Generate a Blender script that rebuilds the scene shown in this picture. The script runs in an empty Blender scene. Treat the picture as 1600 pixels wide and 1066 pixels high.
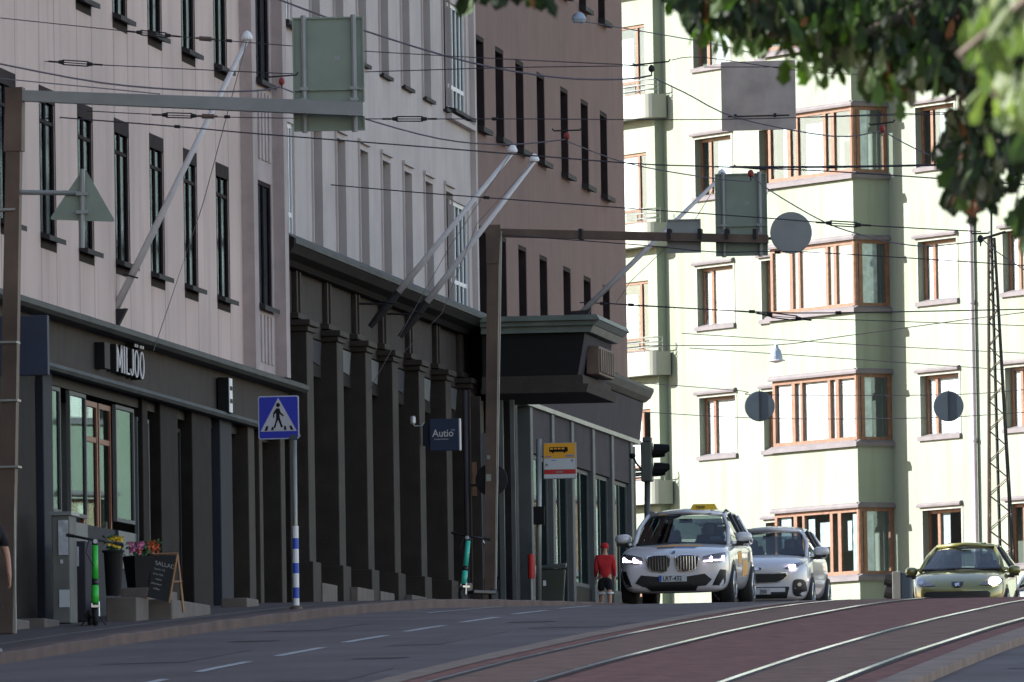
import bpy, bmesh, math, random
from mathutils import Vector, Matrix
from mathutils.bvhtree import BVHTree
random.seed(7)
R = math.radians
SC = bpy.context.scene
COL = SC.collection

# ------------------------------------------------------------------ camera
FPX, CW, CH = 15000.0, 1600, 1066
YAW, PITCH, ROLL = 0.13473908, 0.0565858, 0.016
_f = Vector((-math.sin(YAW)*math.cos(PITCH), math.cos(YAW)*math.cos(PITCH), math.sin(PITCH)))
_r = Vector((math.cos(YAW), math.sin(YAW), 0)); _u = _r.cross(_f)
CR = _r*math.cos(ROLL)-_u*math.sin(ROLL); CU = _u*math.cos(ROLL)+_r*math.sin(ROLL)
cam_d = bpy.data.cameras.new("camera"); cam = bpy.data.objects.new("camera", cam_d); COL.objects.link(cam)
cam_d.sensor_width = 36; cam_d.lens = 36*FPX/CW; cam_d.clip_start = 1; cam_d.clip_end = 3000
cam.matrix_world = Matrix(((CR.x, CU.x, -_f.x, 0), (CR.y, CU.y, -_f.y, 0), (CR.z, CU.z, -_f.z, 0), (0, 0, 0, 1)))
cam_d.dof.use_dof = True; cam_d.dof.focus_distance = 165; cam_d.dof.aperture_fstop = 13
SC.camera = cam

# ------------------------------------------------------------------ light
SUN_EL, SUN_LEFT = R(25), R(96)          # sun stands left of the street, behind the left-hand houses
sdir = Vector((-math.sin(SUN_LEFT)*math.cos(SUN_EL), math.cos(SUN_LEFT)*math.cos(SUN_EL), math.sin(SUN_EL)))
sd = bpy.data.lights.new("sun", 'SUN'); sd.energy = 3.7; sd.angle = R(0.6); sd.color = (1, .985, .95)
sun = bpy.data.objects.new("sun", sd); COL.objects.link(sun); sun.rotation_euler = sdir.to_track_quat('Z', 'Y').to_euler()
sun.location = (-60, 100, 60)
w = bpy.data.worlds.new("World"); SC.world = w; w.use_nodes = True
nt = w.node_tree; bg = nt.nodes['Background']; sky = nt.nodes.new('ShaderNodeTexSky')
sky.sky_type = 'NISHITA'; sky.sun_disc = False; sky.sun_elevation = SUN_EL
sky.sun_rotation = math.atan2(sdir.x, sdir.y); sky.air_density = 1.0; sky.dust_density = .5
wb = nt.nodes.new('ShaderNodeMix'); wb.data_type = 'RGBA'; wb.blend_type = 'MULTIPLY'; wb.inputs['Factor'].default_value = 1; wb.inputs[7].default_value = (1.17, .985, .9, 1)
nt.links.new(sky.outputs[0], wb.inputs[6]); nt.links.new(wb.outputs[2], bg.inputs[0]); bg.inputs[1].default_value = 0.08
SC.view_settings.view_transform = 'Standard'; SC.view_settings.look = 'None'
SC.view_settings.exposure = 2.1; SC.view_settings.gamma = 1
SC.cycles.max_bounces = 8; SC.cycles.transparent_max_bounces = 12
SC.cycles.caustics_reflective = False; SC.cycles.caustics_refractive = False

# ------------------------------------------------------------------ measuring helpers
def ray(px, py): return _f + CR*((px-800)/FPX) + CU*((533-py)/FPX)
def onX(px, py, X): d = ray(px, py); return d*(X/d.x)
def onY(px, py, Y): d = ray(px, py); return d*(Y/d.y)
def lerp(tab, x):
    if x <= tab[0][0]: return tab[0][1]
    for (a, b), (c, d) in zip(tab, tab[1:]):
        if x <= c: return b+(d-b)*(x-a)/(c-a)
    return tab[-1][1]
GT = [(-400, -8), (-30, -2.2), (0, -1.62), (60, .2), (85, 1.42), (96, 2.06), (101.5, 2.37), (106.7, 2.64), (112, 2.91), (118.5, 3.22), (127.6, 3.63),
      (132, 3.81), (137.6, 4.02), (143, 4.17), (150, 4.34), (160, 4.57), (170, 4.77), (180, 4.93), (190, 5.05), (230, 5.4), (900, 8)]
def g(Y): return lerp(GT, Y)
def gs(Y): return lerp(GT, Y) + .13           # pavement level beside the left kerb

# ------------------------------------------------------------------ materials
M = {}
def mat(name, col, rough=.7, metal=0., var=.12, scale=3., bump=0., bscale=40., streak=0., spec=.5, coat=0., trans=0., emit=0., emcol=None, streakcol=None):
    m = bpy.data.materials.new(name); m.use_nodes = True; t = m.node_tree; b = t.nodes['Principled BSDF']
    b.inputs['Roughness'].default_value = rough; b.inputs['Metallic'].default_value = metal
    b.inputs['Specular IOR Level'].default_value = spec; b.inputs['Coat Weight'].default_value = coat
    b.inputs['Coat Roughness'].default_value = .05
    tc = t.nodes.new('ShaderNodeTexCoord')
    c = (*col, 1); L = t.links
    last = None
    if var > 0:
        n = t.nodes.new('ShaderNodeTexNoise'); n.inputs['Scale'].default_value = scale; n.inputs['Detail'].default_value = 6
        L.new(tc.outputs['Object'], n.inputs['Vector'])
        r = t.nodes.new('ShaderNodeValToRGB'); L.new(n.outputs['Fac'], r.inputs[0])
        r.color_ramp.elements[0].position = .3; r.color_ramp.elements[1].position = .7
        r.color_ramp.elements[0].color = (*[x*(1-var) for x in col], 1); r.color_ramp.elements[1].color = (*[min(1, x*(1+var)) for x in col], 1)
        last = r.outputs[0]
    if streak > 0:
        mp = t.nodes.new('ShaderNodeMapping'); mp.inputs['Scale'].default_value = (1.6, 1.6, .12); L.new(tc.outputs['Object'], mp.inputs['Vector'])
        n2 = t.nodes.new('ShaderNodeTexNoise'); n2.inputs['Scale'].default_value = 2.2; n2.inputs['Detail'].default_value = 5; L.new(mp.outputs[0], n2.inputs['Vector'])
        r2 = t.nodes.new('ShaderNodeMapRange'); r2.inputs['From Min'].default_value = .5; r2.inputs['From Max'].default_value = .8
        r2.inputs['To Max'].default_value = streak; L.new(n2.outputs['Fac'], r2.inputs['Value'])
        mx = t.nodes.new('ShaderNodeMix'); mx.data_type = 'RGBA'; L.new(r2.outputs[0], mx.inputs['Factor'])
        if last: L.new(last, mx.inputs[6])
        else: mx.inputs[6].default_value = c
        mx.inputs[7].default_value = (*(streakcol or [x*.45 for x in col]), 1); last = mx.outputs[2]
    if last: L.new(last, b.inputs['Base Color'])
    else: b.inputs['Base Color'].default_value = c
    if bump > 0:
        n3 = t.nodes.new('ShaderNodeTexNoise'); n3.inputs['Scale'].default_value = bscale; n3.inputs['Detail'].default_value = 4
        L.new(tc.outputs['Object'], n3.inputs['Vector'])
        bp = t.nodes.new('ShaderNodeBump'); bp.inputs['Strength'].default_value = bump; bp.inputs['Distance'].default_value = .02
        L.new(n3.outputs['Fac'], bp.inputs['Height']); L.new(bp.outputs[0], b.inputs['Normal'])
    if emit > 0:
        b.inputs['Emission Color'].default_value = (*(emcol or col), 1); b.inputs['Emission Strength'].default_value = emit
    M[name] = m; return m
def glassmat(name, tint=(1, 1, 1), fac=.1, rough=.0, ior=1.6, gl=(1, 1, 1)):
    m = bpy.data.materials.new(name); m.use_nodes = True; t = m.node_tree; t.nodes.clear(); L = t.links
    o = t.nodes.new('ShaderNodeOutputMaterial'); mx = t.nodes.new('ShaderNodeMixShader'); tr = t.nodes.new('ShaderNodeBsdfTransparent'); gb = t.nodes.new('ShaderNodeBsdfGlossy')
    tr.inputs[0].default_value = (*tint, 1); gb.inputs[0].default_value = (*gl, 1); gb.inputs['Roughness'].default_value = rough
    lw = t.nodes.new('ShaderNodeLayerWeight'); lw.inputs[0].default_value = .5; pw = t.nodes.new('ShaderNodeMath'); pw.operation = 'POWER'; pw.inputs[1].default_value = 5
    f0 = ((ior-1)/(ior+1))**2; mr = t.nodes.new('ShaderNodeMapRange'); mr.inputs['To Min'].default_value = f0; mr.inputs['To Max'].default_value = 1
    L.new(lw.outputs['Facing'], pw.inputs[0]); L.new(pw.outputs[0], mr.inputs['Value']); L.new(mr.outputs[0], mx.inputs[0]); L.new(tr.outputs[0], mx.inputs[1]); L.new(gb.outputs[0], mx.inputs[2]); L.new(mx.outputs[0], o.inputs[0])
    M[name] = m; return m

# ------------------------------------------------------------------ mesh builder
class MB:
    def __init__(s): s.v = []; s.f = []; s.mi = []; s.cur = 0
    def add(s, vs, fs):
        n = len(s.v); s.v += [tuple(v) for v in vs]; s.f += [tuple(i+n for i in f) for f in fs]; s.mi += [s.cur]*len(fs); return s
    def box(s, a, b):
        (x0, y0, z0), (x1, y1, z1) = a, b
        return s.add([(x0, y0, z0), (x1, y0, z0), (x1, y1, z0), (x0, y1, z0), (x0, y0, z1), (x1, y0, z1), (x1, y1, z1), (x0, y1, z1)],
                     [(0, 3, 2, 1), (4, 5, 6, 7), (0, 1, 5, 4), (1, 2, 6, 5), (2, 3, 7, 6), (3, 0, 4, 7)])
    def fbox(s, fr, u0, u1, d0, d1, z0, z1):
        P = [fr.p(u, d, z) for z in (z0, z1) for (u, d) in ((u0, d0), (u1, d0), (u1, d1), (u0, d1))]
        return s.add(P, [(0, 1, 2, 3), (4, 7, 6, 5), (0, 4, 5, 1), (1, 5, 6, 2), (2, 6, 7, 3), (3, 7, 4, 0)])
    def fprism(s, fr, u0, u1, prof):               # profile of (d,z) swept along u
        n = len(prof); P = [fr.p(u, d, z) for u in (u0, u1) for (d, z) in prof]
        return s.add(P, [tuple(range(n)), tuple(range(2*n-1, n-1, -1))]+[(i, i+n, (i+1) % n+n, (i+1) % n) for i in range(n)])
    def extr(s, fr, pts, d0, d1):                  # polygon (u,z) extruded along the normal
        n = len(pts); P = [fr.p(u, d, z) for d in (d0, d1) for (u, z) in pts]
        return s.add(P, [tuple(range(n-1, -1, -1)), tuple(range(n, 2*n))]+[(i, (i+1) % n, (i+1) % n+n, i+n) for i in range(n)])
    def tube(s, pts, r, n=8, r1=None, cap=True):
        pts = [Vector(p) for p in pts]; N = len(pts); rings = []
        for i, p in enumerate(pts):
            t = (pts[min(i+1, N-1)]-pts[max(i-1, 0)]).normalized()
            a = t.cross(Vector((0, 0, 1)) if abs(t.z) < .95 else Vector((1, 0, 0))).normalized(); b = t.cross(a)
            rr = r if r1 is None else r+(r1-r)*i/(N-1)
            rings.append([p+a*(rr*math.cos(2*math.pi*k/n))+b*(rr*math.sin(2*math.pi*k/n)) for k in range(n)])
        vs = [q for R_ in rings for q in R_]; fs = []
        for i in range(N-1):
            for k in range(n): fs.append((i*n+k, i*n+(k+1) % n, (i+1)*n+(k+1) % n, (i+1)*n+k))
        if cap: fs += [tuple(range(n-1, -1, -1)), tuple(range((N-1)*n, N*n))]
        return s.add(vs, fs)
    def lathe(s, c, prof, n=16, axis='Z'):
        vs = []; fs = []; c = Vector(c)
        for (r, h) in prof:
            for k in range(n):
                a = 2*math.pi*k/n; x, y = r*math.cos(a), r*math.sin(a)
                vs.append(c+(Vector((x, y, h)) if axis == 'Z' else Vector((x, h, y)) if axis == 'Y' else Vector((h, x, y))))
        m = len(prof)
        for i in range(m-1):
            for k in range(n): fs.append((i*n+k, i*n+(k+1) % n, (i+1)*n+(k+1) % n, (i+1)*n+k))
        fs += [tuple(range(n)), tuple(range((m-1)*n, m*n))]
        return s.add(vs, fs)
    def quad(s, a, b, c, d): return s.add([a, b, c, d], [(0, 1, 2, 3)])
    def build(s, name, m, parent=None, org=None, smooth=False, recalc=True, bevel=0):
        org = Vector(org) if org is not None else Vector((0, 0, 0))
        me = bpy.data.meshes.new(name); me.from_pydata([tuple(Vector(v)-org) for v in s.v], [], s.f)
        ms = m if isinstance(m, (list, tuple)) else [m]
        for q in ms: me.materials.append(M[q] if isinstance(q, str) else q)
        if len(ms) > 1: me.polygons.foreach_set('material_index', s.mi)
        if recalc:
            bm = bmesh.new(); bm.from_mesh(me); bmesh.ops.recalc_face_normals(bm, faces=bm.faces); bm.to_mesh(me); bm.free()
        if smooth: me.polygons.foreach_set('use_smooth', [True]*len(me.polygons))
        o = bpy.data.objects.new(name, me); COL.objects.link(o)
        if bevel:
            bv = o.modifiers.new('bevel', 'BEVEL'); bv.width = bevel; bv.segments = 2; bv.limit_method = 'ANGLE'
        if parent: o.parent = parent
        return o
class Fr:
    def __init__(s, O, U, N): s.O, s.U, s.N = Vector(O), Vector(U), Vector(N)
    def p(s, u, d, z): return s.O+s.U*u+s.N*d+Vector((0, 0, z))
def tag(o, label, cat, group=None):
    o['label'] = label; o['category'] = cat
    if group: o['group'] = group
    return o
def thing(name, label, cat, loc, group=None, rz=0):
    o = bpy.data.objects.new(name, None); COL.objects.link(o); o.location = loc; o.rotation_euler = (0, 0, rz); o.empty_display_size = .3
    return tag(o, label, cat, group)
def struct(o, kind='structure'): o['kind'] = kind; return o
def fit_org(mb):
    xs = [v[0] for v in mb.v]; ys = [v[1] for v in mb.v]; zs = [v[2] for v in mb.v]
    return Vector(((min(xs)+max(xs))/2, (min(ys)+max(ys))/2, min(zs)))
def solo(mb, name, m, label, cat, group=None, **k):
    c = fit_org(mb); o = mb.build(name, m, None, org=c, **k); o.location = c; return tag(o, label, cat, group)
def textmesh(txt, fr, u, z, d, size, depth, sx=1., align='LEFT', bold=0., spacing=1.):
    cu = bpy.data.curves.new('t', 'FONT'); cu.body = txt; cu.size = size; cu.extrude = depth/2; cu.align_x = align; cu.offset = bold; cu.space_character = spacing
    cu.resolution_u = 3
    o = bpy.data.objects.new('t', cu); COL.objects.link(o)
    dg = bpy.context.evaluated_depsgraph_get(); me = bpy.data.meshes.new_from_object(o.evaluated_get(dg))
    mb = MB(); mb.add([fr.p(u+v.co.x*sx, d+v.co.z, z+v.co.y) for v in me.vertices], [tuple(p.vertices) for p in me.polygons])
    bpy.data.objects.remove(o); bpy.data.meshes.remove(me); bpy.data.curves.remove(cu)
    return mb
#@@CUT
# ------------------------------------------------------------------ material list
mat('asphalt', (.15, .126, .12), .9, spec=.25, var=.2, scale=.5, bump=.5, bscale=60)
mat('asphalt_patch', (.128, .106, .1), .9, spec=.25, var=.15, scale=3)
mat('pavement', (.1, .078, .076), .9, spec=.2, var=.15, scale=1.5, bump=.5, bscale=50)
mat('track_paving', (.25, .118, .092), .9, spec=.2, var=.25, scale=4, bump=.7, bscale=22)
mat('track_inner', (.25, .15, .108), .9, spec=.2, var=.2, scale=3, bump=.6, bscale=30)
mat('granite_edge', (.25, .175, .13), .8, var=.25, scale=2.5, bump=.4)
mat('kerb_red', (.11, .066, .053), .8, var=.3, scale=1.8, bump=.4)
mat('marking', (.42, .42, .42), .7, var=.25, scale=6)
mat('rail_steel', (.75, .75, .74), .16, 1., var=.08, scale=8)
mat('groove', (.03, .025, .022), .8, var=.1)
mat('earth', (.06, .06, .05), .9)
mat('pink_panel', (.57, .45, .4), .85, var=.11, scale=.5, bump=.25, bscale=30, streak=.5, streakcol=(.3, .23, .21))
mat('pink_pier', (.42, .35, .335), .85, var=.12, scale=2.5, bump=.3, streak=.4)
mat('grey_plaster', (.49, .435, .415), .85, var=.1, scale=1, bump=.2, streak=.3)
mat('brown_plaster', (.19, .118, .1), .85, var=.1, scale=1, bump=.3, streak=.5, streakcol=(.12, .08, .08))
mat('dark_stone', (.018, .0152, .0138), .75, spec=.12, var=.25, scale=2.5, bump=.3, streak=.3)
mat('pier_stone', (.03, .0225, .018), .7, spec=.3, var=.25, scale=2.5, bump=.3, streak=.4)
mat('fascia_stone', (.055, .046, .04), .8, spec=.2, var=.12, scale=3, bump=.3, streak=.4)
mat('ledge_metal', (.075, .08, .075), .7, .0, spec=.25, var=.2, scale=1.5)
mat('dark_metal', (.028, .026, .028), .7, .0, spec=.2, var=.2)
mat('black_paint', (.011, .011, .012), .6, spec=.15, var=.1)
mat('window_dark', (.03, .022, .023), .8, spec=.1, var=.2)
mat('frame_grey', (.1, .11, .11), .6, .0, spec=.3, var=.1)  # plain grey for frames, mullions and transom panels
mat('wood_orange', (.17, .082, .046), .5, var=.25, scale=8, streak=.3)
mat('wood_door', (.2, .07, .035), .5, var=.25, scale=6, streak=.4)
mat('cornice_green', (.12, .15, .135), .5, .2, var=.2)
mat('fascia_blue', (.055, .05, .06), .8, spec=.15, var=.12, scale=1.5, streak=.4)
mat('pale_wall', (.206, .24, .186), .9, var=.1, scale=.45, bump=.4, bscale=18, streak=.6, streakcol=(.14, .15, .09))
mat('pale_trim', (.26, .27, .23), .8, var=.04)
mat('pipe_lilac', (.42, .36, .42), .5, .1, var=.1)
mat('pale_sill', (.15, .135, .14), .7, .0, spec=.2, var=.12)
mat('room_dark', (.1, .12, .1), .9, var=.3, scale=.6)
mat('blind', (.85, .86, .86), .8, var=.02)
mat('curtain', (.42, .5, .52), .9, var=.3, scale=5)  # cool tint stands in for sky reflected in the pale building's panes
mat('steel_pale', (.5, .51, .52), .45, .4, var=.12)
mat('white_pole', (.62, .61, .62), .4, var=.06, scale=3)
mat('sign_back', (.2, .25, .21), .5, .3, var=.12, scale=2.5, streak=.3)
mat('sign_back_grey', (.25, .27, .27), .5, .3, var=.1, scale=3)
mat('sign_back_blue', (.06, .085, .11), .5, .3, var=.1, scale=3)
mat('bare_plate', (.42, .36, .32), .6, .0, var=.25, scale=2.2, streak=.4, streakcol=(.4, .39, .4))
mat('rust_pole', (.12, .085, .065), .6, .3, var=.3, scale=2, streak=.4)
mat('pole_metal', (.3, .31, .29), .5, .5, var=.15)
mat('wire', (.05, .045, .055), .5, .4, var=0)
mat('wire_thick', (.16, .15, .17), .6, .2, var=0)
mat('insulator_red', (.2, .015, .012), .35, var=.1)
mat('blue_sign', (.02, .035, .42), .4, var=.04)
mat('navy_sign', (.012, .028, .075), .5, var=.05)
mat('sign_slate', (.045, .055, .09), .6, spec=.2, var=.06)
mat('slate_sign', (.022, .025, .034), .7, spec=.2, var=.08)
mat('white_paint', (.78, .78, .78), .5, var=.04)
mat('letter_white', (.6, .6, .62), .5, var=0)
mat('yellow_sign', (.8, .38, .02), .5, var=.05)
mat('red_paint', (.5, .02, .02), .5, var=.06)
mat('bin_green', (.012, .028, .024), .35, var=.15)
mat('cabinet_grey', (.17, .17, .155), .7, .0, spec=.2, var=.12, streak=.3)
mat('poster', (.5, .52, .55), .7, var=.3, scale=9)
mat('steel_blue_door', (.12, .135, .155), .5, .1, var=.08)
mat('step_stone', (.13, .108, .093), .8, var=.2, scale=3, bump=.3)
mat('blackboard', (.018, .02, .022), .7, var=.3, scale=4)
mat('tan_wood', (.3, .16, .075), .6, var=.2)
mat('chalk', (.45, .45, .42), .9, var=.2)
mat('soil_leaf', (.04, .1, .025), .7, var=.4, scale=20)
mat('flower_yellow', (.75, .5, .03), .7, var=.2)
mat('flower_pink', (.7, .2, .38), .7, var=.2)
mat('flower_orange', (.6, .12, .04), .7, var=.2)
mat('scooter_green', (.04, .55, .05), .4, var=.05)
mat('scooter_mint', (.05, .55, .4), .4, var=.05)
mat('rubber', (.014, .014, .015), .75, var=.2)
mat('alloy', (.45, .45, .46), .3, .9, var=.1)
mat('skin', (.5, .27, .18), .6, var=.06, scale=10)
mat('cloth_red', (.55, .022, .025), .85, var=.12, scale=12, bump=.4)
mat('cloth_black', (.012, .012, .014), .9, var=.2, scale=10, bump=.4)
mat('shoe', (.3, .3, .3), .7)
mat('car_white', (.7, .69, .71), .28, var=.0, coat=1.)
mat('car_green', (.22, .215, .065), .3, .35, var=.0, coat=1.)
mat('car_silver', (.55, .6, .68), .3, .2, var=.0, coat=1.)
mat('car_black', (.012, .012, .013), .45, var=.1)
mat('car_trim', (.025, .025, .028), .5, var=.1)
mat('chrome', (.7, .7, .72), .15, 1., var=0)
mat('seat', (.03, .032, .05), .8, var=.1)
mat('lamp_on', (1, 1, 1), .4, var=0, emit=3.5, emcol=(.75, .6, 1))
mat('lamp_warm', (1, 1, 1), .4, var=0, emit=14, emcol=(1, .8, .9))
mat('lamp_glass', (.16, .15, .15), .15, .3, var=.3, scale=14, coat=1)
mat('taxi_yellow', (.8, .5, .02), .4, var=.05)
mat('sticker_orange', (.75, .36, .06), .5, var=.1)
mat('sticker_blue', (.16, .26, .48), .5, var=.1)
mat('sticker_dark', (.08, .08, .1), .5, var=.1)
mat('plate_white', (.55, .58, .6), .5, var=0)
mat('plate_blue', (.03, .08, .5), .5, var=0)
mat('bark', (.11, .085, .065), .9, var=.3, scale=12, bump=.6)
mat('signal_grey', (.09, .1, .09), .5, .2, var=.15)
mat('lamp_blue', (.3, .36, .43), .4, .2, var=.1)
glassmat('glass', (.85, .9, .88), ior=1.7)
glassmat('glass_house', (.95, .97, .97), ior=2.1, gl=(.8, .92, 1))
glassmat('glass_shop', (.6, .68, .68), ior=2.0, rough=.015, gl=(.30, .42, .43))
glassmat('glass_up', (.5, .55, .6), ior=2.0, rough=.09, gl=(.3, .37, .46))
glassmat('glass_car', (.2, .25, .27), ior=1.75)

def slats():
    t = M['blind'].node_tree; b = t.nodes['Principled BSDF']; ge = t.nodes.new('ShaderNodeNewGeometry'); sx = t.nodes.new('ShaderNodeSeparateXYZ'); t.links.new(ge.outputs['Position'], sx.inputs[0])
    w_ = t.nodes.new('ShaderNodeMath'); w_.operation = 'PINGPONG'; w_.inputs[1].default_value = .03; t.links.new(sx.outputs[2], w_.inputs[0])
    bp = t.nodes.new('ShaderNodeBump'); bp.inputs['Strength'].default_value = .8; bp.inputs['Distance'].default_value = .5; t.links.new(w_.outputs[0], bp.inputs['Height']); t.links.new(bp.outputs[0], b.inputs['Normal'])
slats()
# pink facade: thin panel joints in line with both edges of every window
def joints():
    m = M['pink_panel']; t = m.node_tree; L = t.links; b = t.nodes['Principled BSDF']
    src = b.inputs['Base Color'].links[0].from_socket
    ge = t.nodes.new('ShaderNodeNewGeometry'); sx = t.nodes.new('ShaderNodeSeparateXYZ'); L.new(ge.outputs['Position'], sx.inputs[0])
    def mth(op, a, bv=None):
        n = t.nodes.new('ShaderNodeMath'); n.operation = op
        if isinstance(a, (int, float)): n.inputs[0].default_value = a
        else: L.new(a, n.inputs[0])
        if bv is not None:
            if isinstance(bv, (int, float)): n.inputs[1].default_value = bv
            else: L.new(bv, n.inputs[1])
        return n.outputs[0]
    outs = []
    for off in (120.55, 121.63):
        fr = mth('FRACT', mth('DIVIDE', mth('SUBTRACT', sx.outputs[1], off-273.0), 2.73))
        outs.append(mth('LESS_THAN', fr, .024))
    f = mth('MULTIPLY', mth('MAXIMUM', outs[0], outs[1]), .45)
    mx = t.nodes.new('ShaderNodeMix'); mx.data_type = 'RGBA'; L.new(f, mx.inputs['Factor']); L.new(src, mx.inputs[6]); mx.inputs[7].default_value = (.16, .12, .12, 1)
    L.new(mx.outputs[2], b.inputs['Base Color'])
joints()

# ------------------------------------------------------------------ ground, road, track
def strip(name, x0, x1, zoff, m, y0=-60, y1=235, h=None, nx=1, lab=None):
    mb = MB(); ys = []
    y = y0
    while y < y1: ys.append(y); y += 2.0 if y > 80 else 6
    ys.append(y1)
    f0 = x0 if callable(x0) else (lambda y: x0); f1 = x1 if callable(x1) else (lambda y: x1)
    for y in ys:
        for i in range(nx+1):
            x = f0(y)+(f1(y)-f0(y))*i/nx
            mb.v.append((x, y, g(y)+zoff))
    for j in range(len(ys)-1):
        for i in range(nx):
            a = j*(nx+1)+i; mb.f.append((a, a+1, a+nx+2, a+nx+1)); mb.mi.append(0)
    return struct(mb.build(name, m))
mbg = MB()
yy = [-400, -200, -60, -30, 0, 60, 85, 96, 106, 118, 127, 137, 150, 170, 190, 230, 300, 500, 900]
for y in yy:
    for x in (-600, -120, -25, 12, 150, 700): mbg.v.append((x, y, g(y)-.25))
for j in range(len(yy)-1):
    for i in range(5):
        a = j*6+i; mbg.f.append((a, a+1, a+7, a+6)); mbg.mi.append(0)
struct(mbg.build('ground', 'earth'))
KX = -19.9
strip('road', KX, -14.5, 0, 'asphalt', nx=2)
strip('road', -8.62, -1.5, 0, 'asphalt', nx=2)
strip('track_edging', -14.55, -14.22, .004, 'granite_edge')
strip('tram_track', -14.6, -8.8, -.004, 'track_paving', nx=2)
for a, b in ((-13.85, -12.8), (-10.7, -9.65)): strip('track_bed', a, b, .003, 'track_inner')
def kerb(name, x0, x1, m, hf, y0=60, y1=235):
    mb = MB(); ys = [y0+i*1.0 for i in range(int(y1-y0)+1)]
    for y in ys:
        h = hf(y); z = g(y)
        for p in ((x0, z-.1), (x0, z+h-.015), (x0+.02*(1 if x1 > x0 else -1), z+h), (x1, z+h), (x1, z-.1)): mb.v.append((p[0], y, p[1]))
    for j in range(len(ys)-1):
        for i in range(4): mb.f.append((j*5+i, j*5+i+1, j*5+i+6, j*5+i+5)); mb.mi.append(0)
    return struct(mb.build(name, m))
def khl(y):
    return .128+.006*math.sin(y*1.7)
kerb('kerb', KX, KX-.28, 'kerb_red', khl)
kerb('track_kerb', -8.95, -8.6, 'granite_edge', lambda y: .09)
strip('pavement', -24, KX-.27, .125, 'pavement', nx=2)
strip('pavement', -1.5, 8, .12, 'pavement', nx=2)
strip('pavement_edging', -20.75, -20.62, .129, 'step_stone')
for x in (-13.9, -12.75, -10.75, -9.6):
    strip('tram_rail', x-.04, x+.035, .010, 'rail_steel'); strip('rail_groove', x+.045, x+.1, .006, 'groove'); strip('rail_groove', x-.07, x-.045, .006, 'groove')
def dashes():
    mb = MB()
    for i in range(-6, 9):
        y0 = 105.6+i*5.35; y1 = y0+3.3; x = -17.0-max(0, (y0-105))*.012
        if 98 < y0: pass
        n = 3
        for k in range(n):
            a, b = y0+(y1-y0)*k/n, y0+(y1-y0)*(k+1)/n
            mb.quad((x-.06, a, g(a)+.005), (x+.06, a, g(a)+.005), (x+.06, b, g(b)+.005), (x-.06, b, g(b)+.005))
    struct(mb.build('lane_marking', 'marking'))
    mb = MB()
    for k in range(8):
        a, b = 130+k*1.5, 131.5+k*1.5
        mb.quad((-18.9, a, g(a)+.005), (-18.82, a, g(a)+.005), (-18.82, b, g(b)+.005), (-18.9, b, g(b)+.005))
    struct(mb.build('lane_marking', 'marking'))
dashes()

def sheet(name, x, y, rx, ry, m, n=0):
    mb = MB(); P = [(x+rx*math.cos(k*math.pi/8), y+ry*math.sin(k*math.pi/8)) for k in range(16)] if n else [(x-rx, y-ry), (x+rx, y-ry*.9), (x+rx, y+ry), (x-rx*1.05, y+ry)]
    mb.v = [(a, b, g(b)+.005) for a, b in P]; mb.f = [tuple(range(len(P)))]; mb.mi = [0]; struct(mb.build(name, m))
for (x, y, n_) in ((-15.6, 104, 1), (-18.4, 112.5, 1), (-16.2, 121, 1)): sheet('manhole_cover', x, y, .32, .32, 'groove', 1)
for (x, y, rx, ry) in ((-15.4, 98.5, .5, 1.8), (-18.2, 106, .45, 2.4), (-16.0, 112, .3, 3.0), (-15.2, 118, .5, 1.2), (-18.8, 120, .35, 2.2), (-7.6, 99, .5, 2.5)): sheet('road_patch', x, y, rx, ry, 'asphalt_patch')
# ------------------------------------------------------------------ facade tools
XF = -22.4
FS = Fr((XF, 0, 0), (0, 1, 0), (1, 0, 0))
def wall(mb, fr, u0, u1, z0, z1, holes, d=0., depth=.15):
    us = sorted({u0, u1}|{h[k] for h in holes for k in (0, 1) if u0 < h[k] < u1}); zs = sorted({z0, z1}|{h[k] for h in holes for k in (2, 3) if z0 < h[k] < z1})
    for a, b in zip(us, us[1:]):
        for c, e in zip(zs, zs[1:]):
            mu, mz = (a+b)/2, (c+e)/2
            if any(h[0] < mu < h[1] and h[2] < mz < h[3] for h in holes): continue
            mb.quad(fr.p(a, d, c), fr.p(b, d, c), fr.p(b, d, e), fr.p(a, d, e))
    for h in [q for q in holes if u0-.01 < q[0] and q[1] < u1+.01]:
        a, b, c, e = h[:4]; dp = h[4] if len(h) > 4 else depth
        mb.quad(fr.p(a, d, c), fr.p(a, d-dp, c), fr.p(a, d-dp, e), fr.p(a, d, e))
        mb.quad(fr.p(b, d, c), fr.p(b, d-dp, c), fr.p(b, d-dp, e), fr.p(b, d, e))
        mb.quad(fr.p(a, d, c), fr.p(b, d, c), fr.p(b, d-dp, c), fr.p(a, d-dp, c))
        mb.quad(fr.p(a, d, e), fr.p(b, d, e), fr.p(b, d-dp, e), fr.p(a, d-dp, e))
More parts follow.
